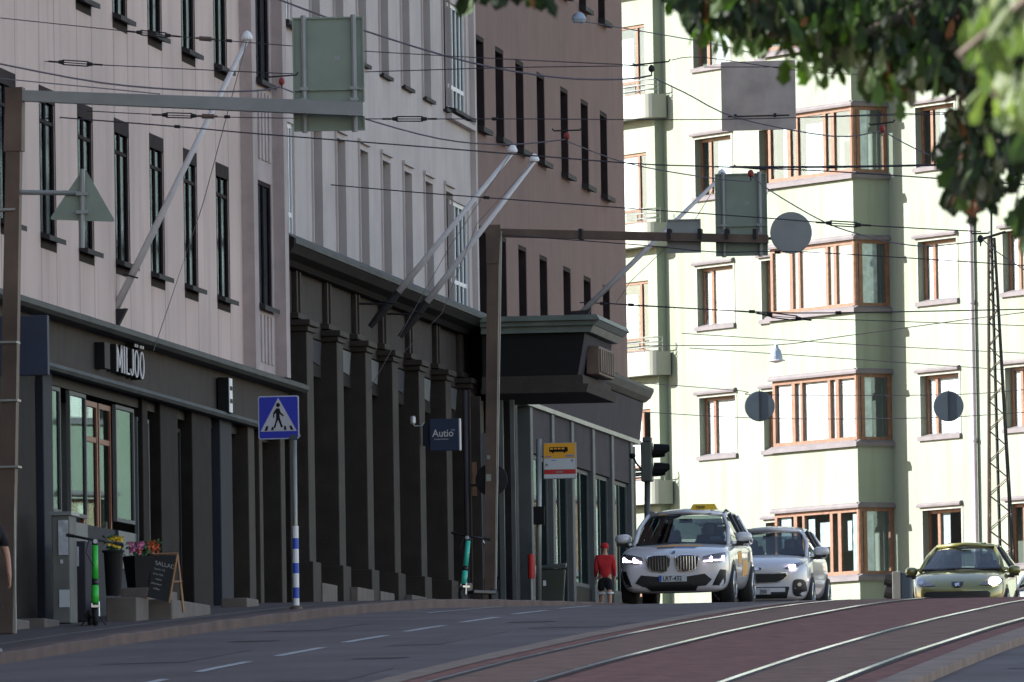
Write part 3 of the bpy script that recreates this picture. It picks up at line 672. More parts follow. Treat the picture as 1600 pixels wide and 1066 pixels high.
t = thing('projecting_sign', 'small navy blue square sign reading Autio projecting from the dark stone pier', 'sign', ((a.x+b.x)/2, 152.6, b.z))
mb = MB(); mb.box((a.x, 152.6, b.z), (b.x, 152.72, a.z)); mb.build('sign_box', 'navy_sign', t, t.location, bevel=.006)
mb = MB(); mb.box((b.x+.001, 152.6, b.z), (b.x+.02, 152.72, a.z)); mb.build('sign_edge', 'white_paint', t, t.location)
mb = MB(); mb.box((a.x-.12, 152.64, b.z+.08), (a.x-.001, 152.7, a.z-.07)); mb.build('bracket', 'slate_sign', t, t.location)
ff = face_fr((a.x, 152.6, 0)); hh = a.z-b.z
textmesh("Autio", ff, .045, b.z+hh*.44, .006, .165, .006, sx=.92, bold=.002).build('letters', 'letter_white', t, t.location)
textmesh("asianajotoimisto", ff, .07, b.z+hh*.34, .006, .036, .004, sx=1.0).build('small_letters', 'letter_white', t, t.location)
textmesh("OYJ", ff, .35, b.z+hh*.62, .006, .035, .004, sx=1.0).build('small_letters', 'letter_white', t, t.location)
# wall camera beside it
t = thing('security_camera', 'small pale wall camera on a bent arm between the dark piers', 'camera', onY(645, 657, 151.5))
p = t.location; mb = MB(); mb.lathe(p+Vector((0, 0, -.06)), [(.03, 0), (.045, .02), (.045, .11), (.03, .13)], 10); mb.build('camera_body', 'steel_pale', t, p)
mb = MB(); mb.tube([p+Vector((0, 0, -.05)), p+Vector((.03, 0, -.09)), p+Vector((.15, 0, -.09)), p+Vector((.17, 0, -.05))], .01, 5); mb.build('arm', 'steel_pale', t, p)

# ------------------------------------------------------------------ flagpoles
def flagpole(label, Y, base, mid, tip, X0=None, cleat=True, r0=.055, m='white_pole'):
    B = onY(*base, Y); T = onY(*tip, Y)
    t = thing('flagpole', label, 'flagpole', B, 'white flagpoles slanting out from the facades')
    mb = MB(); C0 = B.lerp(T, .14) if mid else B.lerp(T, .02)
    mb.tube([C0, B.lerp(T, .5), T], r0, 10, r0*.6); mb.build('pole', m, t, B, smooth=True)
    mb = MB(); d = (T-B).normalized()
    mb.lathe(T, [(.02, -.02), (.075, .0), (.08, .03), (.045, .1), (.01, .12)], 10); mb.build('finial', 'white_paint', t, B)
    mb = MB()
    if mid:
        mb.tube([B, B.lerp(T, .13)], r0*.8, 8, r0*1.35); mb.tube([B.lerp(T, .11), B.lerp(T, .2)], r0*1.2, 8, r0*1.1)
        q = B.lerp(T, .13); mb.tube([q, Vector((XF+.02, q.y, q.z+.02))], .02, 6)
    else:
        mb.add([B+Vector((-.16, -.06, .06)), B+Vector((.2, -.06, .08)), B+Vector((0, -.06, -.3)), B+Vector((-.16, .08, .06)), B+Vector((.2, .08, .08)), B+Vector((0, .08, -.3))],
               [(0, 1, 2), (3, 5, 4), (0, 3, 4, 1), (1, 4, 5, 2), (2, 5, 3, 0)])
    mb.build('bracket', 'dark_metal', t, B)
    if cleat:
        q = B.lerp(T, .14); mb = MB(); mb.tube([q+Vector((-.1, -.07, .03)), q+Vector((.1, -.07, -.03))], .012, 5); mb.build('cleat', 'dark_metal', t, B)
    return t, B, T
t, B, T = flagpole('longest white flagpole slanting up from the ledge of the pink house', 126.0, (176, 492), None, (386, 62), r0=.052)
mb = MB(); q = onY(240, 548, 126.0); mb.tube([T+Vector((.0, -.03, -.03)), T.lerp(q, .5)+Vector((.04, 0, -.1)), q], .006, 4); mb.build('halyard', 'wire_thick', t, B)
t, B, T = flagpole('left one of two parallel white flagpoles above the dark cornice', 147.3, (578, 511), 1, (801, 238))
mb = MB(); q = onY(560, 640, 147.2); mb.tube([T+Vector((0, -.05, 0)), onY(700, 390, 147.2), onY(655, 470, 147.2), q], .005, 4); mb.build('halyard', 'wire_thick', t, B)
t, B, T = flagpole('right one of two parallel white flagpoles, nearer the brown house', 150.3, (625, 527), 1, (835, 252))
mb = MB(); q = onY(592, 590, 150.2); mb.tube([T+Vector((0, -.05, 0)), onY(745, 350, 150.2), onY(690, 490, 150.2), q], .005, 4); mb.build('halyard', 'wire_thick', t, B)
t, B, T = flagpole('white flagpole rising from the canopy roof behind the road sign gantry', 163, (905, 492), None, (1128, 275), cleat=False, r0=.05)
mb = MB(); mb.tube([B+Vector((.1, 0, 0)), Vector((XF+.03, 163, B.z-.25))], .03, 6); mb.build('brace', 'dark_metal', t, B)
mb = MB(); q = onY(985, 440, 163); mb.tube([T, onY(1085, 345, 163), q, onY(960, 478, 163)], .005, 4); mb.build('halyard', 'wire_thick', t, B)

# ------------------------------------------------------------------ sign gantry masts
def plate_back(par, org, P, w, h, tilt, m='sign_back', tubes=True, name='sign_plate'):
    """back of an aluminium sign plate, folded rim and two clamp tubes"""
    fr = face_fr(P, tilt); mb = MB()
    mb.fbox(fr, 0, w, -.012, 0, 0, h); 
    mb.fbox(fr, 0, .02, 0, .035, 0, h); mb.fbox(fr, w-.02, w, 0, .035, 0, h); mb.fbox(fr, .02, w-.02, 0, .035, h-.02, h); mb.fbox(fr, .02, w-.02, 0, .035, 0, .02)
    f = mb.build(name, m, par, org)
    if tubes:
        for x in (w*.16, w*.86):
            tb = MB(); tb.tube([fr.p(x, .06, -.02), fr.p(x, .06, h+.02)], .035, 8)
            for z in (h*.27, h*.37): tb.fbox(fr, x-.05, x+.05, .03, .11, z-.02, z+.02)
            tb.build('clamp_tube', 'sign_back_grey', f, org)
        tb = MB(); tb.fbox(fr, w*.58, w*.66, .001, .004, h*.62, h*.66); tb.build('sticker', 'sign_back_grey', f, org)
        tb = MB(); tb.fbox(fr, .02, w-.02, .001, .045, h*.355, h*.375); tb.build('stiffener', 'sign_back', f, org)
    return f
# mast 1
Y1 = 113.5; Xa = onY(9, 975, Y1).x
base = Vector((Xa, Y1, gs(Y1))); top = onY(20, 140, Y1)
t1 = thing('gantry_mast', 'rusty brown square mast at the left edge with a long grey arm', 'mast', base)
X1 = top.x+.03
mb = MB()
for (za, zb, w_) in ((base.z, 4.9, .1), (4.9, top.z-.75, .095), (top.z-.75, top.z+.02, .11)):
    xa = Xa+(X1-Xa)*(za-base.z)/(top.z-base.z); xb = Xa+(X1-Xa)*(zb-base.z)/(top.z-base.z)
    mb.add([(xa-w_, Y1-w_, za), (xa+w_, Y1-w_, za), (xa+w_, Y1+w_, za), (xa-w_, Y1+w_, za), (xb-w_*.92, Y1-w_*.92, zb), (xb+w_*.92, Y1-w_*.92, zb), (xb+w_*.92, Y1+w_*.92, zb), (xb-w_*.92, Y1+w_*.92, zb)],
           [(0, 3, 2, 1), (4, 5, 6, 7), (0, 1, 5, 4), (1, 2, 6, 5), (2, 3, 7, 6), (3, 0, 4, 7)])
mb.build('mast', 'rust_pole', t1, base)
mb = MB()
for z in (5.1, 5.9, 6.6, 8.2): mb.box((Xa-.05, Y1-.125, z), (Xa+.2, Y1+.12, z+.025))
mb.tube([(Xa+.13, Y1-.06, base.z), (Xa+.13+.0, Y1-.06, 7.6)], .014, 5); mb.build('cable_clips', 'pole_metal', t1, base)
A = onY(36, 150, Y1); Bp = onY(569, 171, Y1)
def beam(mb, A, B, h0, h1, d=.09):
    P = []
    for (p, h) in ((A, h0), (B, h1)):
        P += [p+Vector((0, -d, -h/2)), p+Vector((0, d, -h/2)), p+Vector((0, d, h/2)), p+Vector((0, -d, h/2))]
    mb.add(P, [(0, 1, 2, 3), (7, 6, 5, 4), (0, 4, 5, 1), (1, 5, 6, 2), (2, 6, 7, 3), (3, 7, 4, 0)])
mb = MB(); beam(mb, A, Bp, .13, .17); mb.build('arm', 'sign_back_grey', t1, base)
s1 = thing('road_sign', 'large grey-green back of a road sign clamped to the left gantry arm', 'sign', onY(513, 205, Y1+.22), 'backs of large direction signs on the gantries')
P = onY(459, 206, Y1+.2); Pt = onY(463, 28, Y1+.2)
plate_back(s1, s1.location, P, .86, Pt.z-P.z, .1)
s2 = thing('road_sign', 'grey triangular sign seen from behind on a side bracket of the left mast', 'sign', onY(128, 345, Y1+.1))
fr = face_fr(onY(130, 345, Y1+.1)-Vector((0, 0, 0)), .12); pts = [(-.41, .02), (.39, -.02), (.02, .65)]
def rounded(pts, r=.05, n=4):
    out = []
    for i, p in enumerate(pts):
        p = Vector(p); a = (Vector(pts[i-1])-p).normalized(); b = (Vector(pts[(i+1) % len(pts)])-p).normalized()
        for k in range(n+1):
            q = p+a*r*(1-k/n)**2*1.0+b*r*(k/n)**2; out.append((q.x, q.y))
    return out
F0 = Fr(fr.O, fr.U, fr.N); mb = MB(); mb.extr(F0, [(u, z) for u, z in rounded(pts)], -.012, 0); mb.build('sign_plate', 'sign_back', s2, s2.location)
mb = MB(); mb.tube([fr.p(-.02, .04, -.33), fr.p(.0, .04, .62)], .036, 8); mb.tube([fr.p(-.02, .04, .33), Vector((Xa+.1, Y1, fr.O.z+.36))], .03, 8)
mb.fbox(fr, -.08, .06, .0, .09, .08, .12); mb.fbox(fr, -.08, .06, .0, .09, .3, .34); mb.build('sign_post', 'sign_back_grey', s2, s2.location)
# mast 2
Y2 = 152.; base = Vector((onY(766, 948, Y2).x, Y2, gs(Y2)-.02)); top = onY(772, 352, Y2)
t2 = thing('gantry_mast', 'brown square mast with kinked head in front of the dark colonnade', 'mast', base)
mb = MB()
for (za, zb, w_) in ((base.z, top.z-.62, .095), (top.z-.62, top.z, .12)):
    xa = base.x+(top.x-base.x)*(za-base.z)/(top.z-base.z); xb = base.x+(top.x-base.x)*(zb-base.z)/(top.z-base.z)
    mb.add([(xa-w_*.85, Y2-w_, za), (xa+w_*.85, Y2-w_, za), (xa+w_*.85, Y2+w_, za), (xa-w_*.85, Y2+w_, za), (xb-w_, Y2-w_, zb), (xb+w_, Y2-w_, zb), (xb+w_, Y2+w_, zb), (xb-w_, Y2+w_, zb)],
           [(0, 3, 2, 1), (4, 5, 6, 7), (0, 1, 5, 4), (1, 2, 6, 5), (2, 3, 7, 6), (3, 0, 4, 7)])
mb.build('mast', 'rust_pole', t2, base)
mb = MB(); mb.tube([(base.x+.1, Y2-.1, base.z), (top.x+.13, Y2-.1, top.z-.1)], .013, 5); mb.box((base.x-.02, Y2-.11, 6.45), (base.x+.06, Y2-.098, 6.56)); mb.box((base.x+.0, Y2-.11, 6.8), (base.x+.05, Y2-.098, 6.86))
mb.build('cable_clips', 'pole_metal', t2, base)
A = onY(778, 364, Y2); Bp = onY(1200, 374, Y2); mb = MB(); beam(mb, A, Bp, .13, .13); mb.build('arm', 'rust_pole', t2, base)
for px in (908, 1046, 1094, 1136, 1180): mb = MB(); q = onY(px, 363, Y2); mb.box((q.x-.03, Y2-.11, q.z-.12), (q.x+.03, Y2+.11, q.z+.05)); mb.build('clamp', 'dark_metal', t2, base)
s = thing('road_sign', 'small square sign seen from behind on the second gantry arm', 'sign', onY(1070, 397, Y2+.15)); P = onY(1043, 396, Y2+.15)
plate_back(s, s.location, P, .54, .54, .05, 'sign_back_grey', tubes=False)
s = thing('road_sign', 'large grey-green back of a road sign at the end of the second gantry arm', 'sign', onY(1160, 404, Y2+.2), 'backs of large direction signs on the gantries')
P = onY(1119, 401, Y2+.2); Pt = onY(1126, 272, Y2+.2); plate_back(s, s.location, P, .83, Pt.z-P.z, .06)
def disc(label, Y, px, py, r, m, back=False, par=None, group=None, bar=False):
    c = onY(px, py, Y); s = thing('round_sign', label, 'sign', c-Vector((0, 0, r)), group)
    mb = MB(); mb.lathe(c, [(r-.012, -.012), (r, -.008), (r, .012), (r-.02, .016)], 40, 'Y'); f = mb.build('sign_plate', m, s, s.location)
    mb = MB(); 
    if bar: mb.box((c.x-.012, Y-.03, c.z-r*.95), (c.x+.012, Y-.013, c.z+r*.95)); mb.tube([c+Vector((0, -.02, r*.9)), c+Vector((0, -.02, r+.03))], .01, 5)
    else: mb.box((c.x-r*.9, Y+.02, c.z-.03), (c.x+.02, Y+.05, c.z+.03)); mb.box((c.x-r-.1, Y+.0, c.z-.1), (c.x-r*.8, Y+.05, c.z-.06))
    mb.build('mount', 'dark_metal', s, s.location); return s
disc('grey round sign seen from behind at the tip of the second gantry arm', Y2+.1, 1236, 364, .335, 'sign_back_grey')
disc('dark round sign seen from behind low on the second mast', Y2+.25, 768, 750, .26, 'dark_metal')
# bare square plate hanging between the span wires
a = onY(1128, 205, 150); b = onY(1242, 94, 150)
s = thing('road_sign', 'blank square brownish grey sign plate hanging between wires near the leaves', 'sign', ((a.x+b.x)/2, 150, a.z))
mb = MB(); mb.box((a.x, 150, a.z), (b.x, 150.02, b.z)); mb.build('sign_plate', 'bare_plate', s, s.location)
mb = MB()
for x in (a.x+.2, b.x-.35): mb.box((x, 149.985, a.z+.2), (x+.04, 149.999, a.z+.26))
mb.box((a.x+.1, 149.99, a.z+.215), (b.x-.1, 149.999, a.z+.235)); mb.build('clamps', 'dark_metal', s, s.location)

# ------------------------------------------------------------------ overhead wires
def wirep(pts, Y): return [onY(x, y, Y) if not isinstance(Y, (list, tuple)) else None for x, y in pts]
def smooth(P, n=4):
    out = []
    for i in range(len(P)-1):
        p0 = P[max(i-1, 0)]; p1 = P[i]; p2 = P[i+1]; p3 = P[min(i+2, len(P)-1)]
        for k in range(n):
            t = k/n; out.append(.5*((2*p1)+(p2-p0)*t+(2*p0-5*p1+4*p2-p3)*t*t+(3*p1-p0-3*p2+p3)*t**3))
    return out+[P[-1]]
WG = 'wires spanned over the street'
def wire(label, pts, Y, r=.008, m='wire', fit=(), name='overhead_wire'):
    P = smooth([onY(x, y, Y) for x, y in pts]); t = thing(name, label, 'wire', P[0], WG)
    mb = MB(); mb.tube(P, r, 5); mb.build('cable', m, t, P[0])
    for (kind, x) in fit:      # tensioner, insulator or clamp threaded on the wire at photo column x
        q = None
        for (xa, ya), (xb, yb) in zip(pts, pts[1:]):
            if min(xa, xb) <= x <= max(xa, xb): q = onY(x, ya+(yb-ya)*(x-xa)/(xb-xa), Y); d = (onY(xb, yb, Y)-onY(xa, ya, Y)).normalized(); break
        if q is None: continue
        mb = MB(); k_ = Y/115.
        if kind == 'T':
            L = .16*k_; n = Vector((0, 0, .028*k_))
            mb.tube([q-d*L+n, q+d*L+n], .008*k_, 5); mb.tube([q-d*L-n, q+d*L-n], .008*k_, 5)
            for s_ in (-1, 1): mb.tube([q+d*s_*L*.9, q+d*s_*L*1.35], .035*k_, 6, .02*k_); mb.tube([q+d*s_*L*1.4, q+d*s_*L*2.1], .012*k_, 5)
            mb.build('tensioner', 'dark_metal', t, P[0])
        elif kind == 'I':
            mb.tube([q-d*.075*k_, q+d*.075*k_], .03*k_, 7); mb.tube([q-d*.12*k_, q+d*.12*k_], .014*k_, 5); mb.build('insulator', 'rust_pole', t, P[0])
        else:
            mb.tube([q-d*.035*k_, q+d*.035*k_], .022*k_, 6); mb.build('clamp', 'dark_metal', t, P[0])
    return t
wire('thin wire running from the top left edge past the large sign back', [(-20, 26), (267, 56), (400, 67.5), (569, 80), (800, 93), (973, 101), (1012, 103)], 118, .006, fit=(('T', 240), ('I', 321), ('C', 358)))
wire('wire with an open tensioner above the left gantry arm', [(-20, 91), (90, 97), (166, 102), (400, 113), (473, 115), (620, 111), (800, 105.6), (1000, 103)], 121, .0065, fit=(('T', 118),))
wire('thick drooping cable ending at the red insulator by the left sign', [(-20, 96), (158, 129.5), (310, 142), (400, 142), (438, 136)], 112, .011, 'wire_thick')
wire('thin slack wire meeting the left gantry arm from above', [(-20, 120), (23, 125), (158, 138), (250, 147)], 113.2, .007, 'wire_thick')
wire('wire with tensioner and insulator just under the left gantry arm', [(-20, 165), (262, 180), (400, 184), (583, 186), (824, 186), (1100, 187), (1400, 180), (1620, 176)], 124, .0065, fit=(('T', 280), ('I', 325), ('C', 355), ('T', 640), ('C', 773)))
wire('dark wire crossing the pink house lower than the gantry arm', [(-20, 175), (277, 198), (400, 209), (681, 231), (981, 255), (1100, 260), (1300, 268), (1620, 290)], 122, .009, fit=(('C', 277),))
wire('thick grey cable falling from top centre to the twin-hook insulator', [(430, -4), (445, 3), (569, 48), (732, 97), (869, 121), (973, 124), (1018, 118)], 135, .014, 'wire_thick')
wire('grey cable falling behind the sign back to the red insulator on the brown house', [(442, 138), (552, 180), (687, 217), (793, 226), (884, 218)], 136, .011, 'wire_thick')
wire('thin cable continuing right from the red insulator over the pale building', [(889, 222), (979, 255), (1100, 277), (1172, 284)], 140, .009, 'wire_thick')
wire('wire at mid height starting at a block on the pink house', [(451, 283), (642, 300), (800, 312), (974, 325), (1044, 330), (1199, 341), (1300, 349), (1418, 356), (1533, 362)], 145, .009, fit=(('I', 452), ('C', 760), ('T', 1318)))
wire('heavy straight wire passing over the top of the second gantry sign', [(1140, 261), (1300, 261), (1466, 258), (1620, 255)], 140, .017, fit=(('C', 1300),))
wire('slack wire just under the second gantry arm', [(784, 367), (1000, 383), (1120, 394), (1260, 394), (1600, 415), (1620, 417)], 151, .0085, fit=(('C', 1215),))
wire('wire from the brown wall across the middle of the pale building', [(906, 473), (960, 475), (1170, 487), (1300, 489), (1620, 483)], 165, .011, fit=(('C', 942), ('C', 986), ('C', 1175), ('C', 1310)))
wire('thin wire sagging to a tensioner below the middle windows', [(978, 477), (1170, 488), (1233, 496), (1600, 509), (1620, 510)], 168, .007, fit=(('T', 1225),))
wire('long diagonal cable from the twin-hook insulator down to the right insulator', [(1022, 122), (1072, 146), (1151, 184), (1300, 213), (1376, 205)], 138, .010, 'wire_thick')
wire('short cable falling right into the hanging leaves', [(1380, 205), (1425, 230), (1500, 264)], 140, .009, 'wire_thick')
wire('diagonal cable crossing the second gantry sign towards the lattice mast', [(1175, 275), (1208, 301), (1290, 348), (1356, 370), (1394, 379), (1451, 385), (1530, 377)], 150, .010, 'wire_thick')
wire('cable from the lattice mast insulator to the right edge', [(1536, 375), (1557, 393), (1610, 428)], 155, .009, 'wire_thick')
wire('fine wire crossing the pale building above the hanging lamp', [(1065, 521), (1300, 536), (1420, 543), (1620, 553)], 196, .008)
wire('fine wire that carries the hanging street lamp', [(1000, 541), (1068, 540), (1213, 539), (1300, 528), (1506, 500), (1620, 486)], 195, .009)
wire('fine wire passing just under the hanging street lamp', [(1077, 544), (1300, 559), (1559, 577), (1620, 580)], 197, .008)
wire('fine upper wire that holds the two dark round signs', [(985, 597), (1159, 611), (1186, 617), (1482, 617), (1620, 607)], 198, .008)
wire('fine lower wire that steadies the two dark round signs', [(990, 643), (1199, 654), (1451, 653), (1620, 643)], 198, .008)
wire('thin wire above the right-hand top window', [(1244, 184), (1400, 178), (1620, 172)], 126, .006)
wire('thin wire over the upper right window band', [(1100, 105), (1244, 105), (1400, 108), (1620, 118)], 130, .006)
wire('thin wire curving past the top window and the blank plate', [(1049, 94), (1100, 90), (1260, 112), (1390, 118)], 137, .006)
wire('thin wire high over the brown house into the leaves', [(905, 33), (973, 44), (1100, 66), (1180, 84)], 158, .009, 'wire_thick', fit=(('C', 906),))
def hooks(label, px, py, Y, wd, rz, m='insulator_red', bar='dark_metal'):
    c = onY(px, py, Y); k = Y/160.; t = thing('insulator', label, 'insulator', c, 'insulators on the span wires')
    mb = MB(); mb.lathe(c-Vector((0, 0, .05*k)), [(.015*k, -.03*k), (.05*k, 0), (.055*k, .04*k), (.04*k, .08*k), (.015*k, .1*k)], 10); mb.build('insulator_bell', m, t, c)
    mb = MB(); h = Vector((wd/2, 0, rz)); q = c+Vector((0, 0, .075*k)); mb.tube([q-h+Vector((0, 0, .03)), q-h*.9, q, q+h*.9, q+h+Vector((0, 0, .03))], .014*k, 5); mb.tube([c-Vector((0, 0, .14*k)), c], .012*k, 5); mb.build('hook_bar', bar, t, c)
hooks('red insulator bell beside the left sign back', 440, 126, 112, .4, .01)
hooks('red insulator on the face of the brown house', 886, 211, 136, .42, .0)
hooks('black twin-hook insulator before the top balcony window', 1018, 106, 137, .55, .02, m='dark_metal')
hooks('red insulator sitting on top of the second gantry sign', 1173, 270, 145, .5, -.03)
hooks('red insulator in front of the upper bay window', 1378, 200, 139, .38, .02)
hooks('dark insulator next to the top of the lattice mast', 1532, 372, 155, .3, .0, m='dark_metal')

# street lamp hanging on a wire
c = onY(1213, 562, 195)
t = thing('hanging_lamp', 'grey blue bell-shaped street lamp hanging from a wire', 'street lamp', c)
mb = MB(); mb.lathe(c, [(.13, .0), (.13, .06), (.1, .18), (.055, .24), (.04, .3), (.02, .31)], 16); mb.build('lamp_housing', 'lamp_blue', t, c, smooth=False)
mb = MB(); mb.lathe(c, [(.19, -.03), (.17, -.005), (.13, .0)], 16); mb.build('lamp_shade', 'steel_pale', t, c)
mb = MB(); mb.lathe(c-Vector((0, 0, .05)), [(.02, -.02), (.1, 0), (.15, .02)], 12); mb.build('diffuser', 'white_paint', t, c)
c = onY(905, 30, 158); t = thing('hanging_lamp', 'small grey lamp under the topmost windows of the brown house', 'street lamp', c)
mb = MB(); mb.lathe(c, [(.1, -.06), (.12, 0), (.08, .08), (.02, .12)], 12); mb.build('lamp_housing', 'lamp_blue', t, c)
mb = MB(); mb.tube([c+Vector((math.cos(a_)*.09-.02, -.05, math.sin(a_)*.07+.02)) for a_ in [k*.5 for k in range(13)]], .01, 5); mb.build('cable_loop', 'wire_thick', t, c)
disc('dark blue-grey round sign hanging left of the bay windows', 198, 1187, 635, .315, 'sign_back_blue', bar=True, group='round signs hung on wires')
disc('dark blue-grey round sign hanging in front of the right-hand window', 198, 1482, 635, .315, 'sign_back_blue', bar=True, group='round signs hung on wires')

# ------------------------------------------------------------------ lattice mast on the right
YL = 196.; bl = onY(1568, 900, YL); bz = g(YL)
t = thing('lattice_mast', 'slim dark steel lattice mast tapering upward in front of the pale building', 'mast', (bl.x, YL, bz))
tp = onY(1549, 372, YL); top_z = tp.z
cx0, cx1 = onY(1568, 1000, YL).x-.0, tp.x
def lp(s, k, z):      # leg position
    f_ = (z-bz)/(top_z-bz); wd = .28*(1-f_)+.06*f_; cxx = cx0+(cx1-cx0)*f_
    return Vector((cxx+s*wd, YL+k*wd, z))
legm = [MB() for _ in range(4)]
for i, (s_, k_) in enumerate(((-1, -1), (1, -1), (1, 1), (-1, 1))):
    legm[i].tube([lp(s_, k_, bz), lp(s_, k_, top_z)], .025, 5); legm[i].build('leg', 'rust_pole' if s_ < 0 else 'black_paint', t, t.location)  # left legs brown, right legs black: sunlit edge painted into the colour
br = MB(); z = bz; j = 0
while z < top_z-.2:
    f_ = (z-bz)/(top_z-bz); st = .42*(1-f_)+.2*f_; s_ = 1 if j % 2 else -1
    for k_ in (-1, 1): br.tube([lp(-s_, k_, z), lp(s_, k_, z+st)], .01, 4)
    for k_ in (-1, 1): br.tube([lp(k_, -s_, z), lp(k_, s_, z+st)], .01, 4)
    z += st; j += 1
br.build('lattice_bracing', 'rust_pole', t, t.location)
mb = MB(); mb.tube([Vector((cx0-.02, YL, bz)), Vector((cx1-.0, YL, top_z))], .035, 6); mb.build('core_pipe', 'black_paint', t, t.location)
mb = MB(); q = onY(1545, 372, YL); mb.tube([q+Vector((-.15, 0, -.02)), q+Vector((.35, 0, .12))], .03, 6); mb.tube([onY(1549, 372, YL), onY(1549, 330, YL)], .025, 6); mb.build('mast_head', 'black_paint', t, t.location)
#@@CUT
# ------------------------------------------------------------------ vehicles
def bez(tab, y): return lerp(tab, y)
def apply_mods(o):
    dg = bpy.context.evaluated_depsgraph_get(); me = bpy.data.meshes.new_from_object(o.evaluated_get(dg)); old = o.data
    o.modifiers.clear(); o.data = me; bpy.data.meshes.remove(old)
def subsurf(o, n=2):
    m = o.modifiers.new('s', 'SUBSURF'); m.levels = n; m.render_levels = n; apply_mods(o)
    o.data.polygons.foreach_set('use_smooth', [True]*len(o.data.polygons))
def decal(par, body, name, pts, m, off=.006, axis='Y', side=1, cuts=3, thick=0., label=None):
    """polygon in the front view laid onto the curved body surface, with its own thickness"""
    bm = bmesh.new(); bm.from_mesh(body.data); tree = BVHTree.FromBMesh(bm); bm.free()
    b = bmesh.new(); vs = [b.verts.new((x, -3, z)) for x, z in pts]; b.faces.new(vs)
    bmesh.ops.triangulate(b, faces=b.faces)
    for _ in range(cuts): bmesh.ops.subdivide_edges(b, edges=b.edges, cuts=1, use_grid_fill=False); bmesh.ops.triangulate(b, faces=b.faces)
    for v in b.verts:
        if axis == 'Y': o_, d_ = Vector((v.co.x, -2, v.co.z)), Vector((0, 1, 0))
        elif axis == 'X': o_, d_ = Vector((side*3, v.co.x, v.co.z)), Vector((-side, 0, 0))
        else: o_, d_ = Vector((v.co.x, v.co.z, 4)), Vector((0, 0, -1))
        h = tree.ray_cast(o_, d_)
        if h[0] is not None: v.co = h[0]-d_*off
        else:
            n = tree.find_nearest(o_+d_*2.2); v.co = n[0]-d_*off
    if thick > 0:
        r = bmesh.ops.extrude_face_region(b, geom=b.faces[:]); dv = Vector((0, 1, 0)) if axis == 'Y' else Vector((-side, 0, 0)) if axis == 'X' else Vector((0, 0, -1))
        for e in r['geom']:
            if isinstance(e, bmesh.types.BMVert): e.co -= dv*thick
    bmesh.ops.recalc_face_normals(b, faces=b.faces)
    me = bpy.data.meshes.new(name); b.to_mesh(me); b.free(); me.materials.append(M[m]); o = bpy.data.objects.new(name, me); COL.objects.link(o); o.parent = par
    me.polygons.foreach_set('use_smooth', [True]*len(me.polygons)) if thick == 0 else None
    if label: o['label'] = label
    return o
def ell(cx, cz, rx, rz, n=20, p=2.0, a0=0):
    out = []
    for k in range(n):
        a = 2*math.pi*k/n+a0; c, s_ = math.cos(a), math.sin(a)
        out.append((cx+rx*math.copysign(abs(c)**(2/p), c), cz+rz*math.copysign(abs(s_)**(2/p), s_)))
    return out
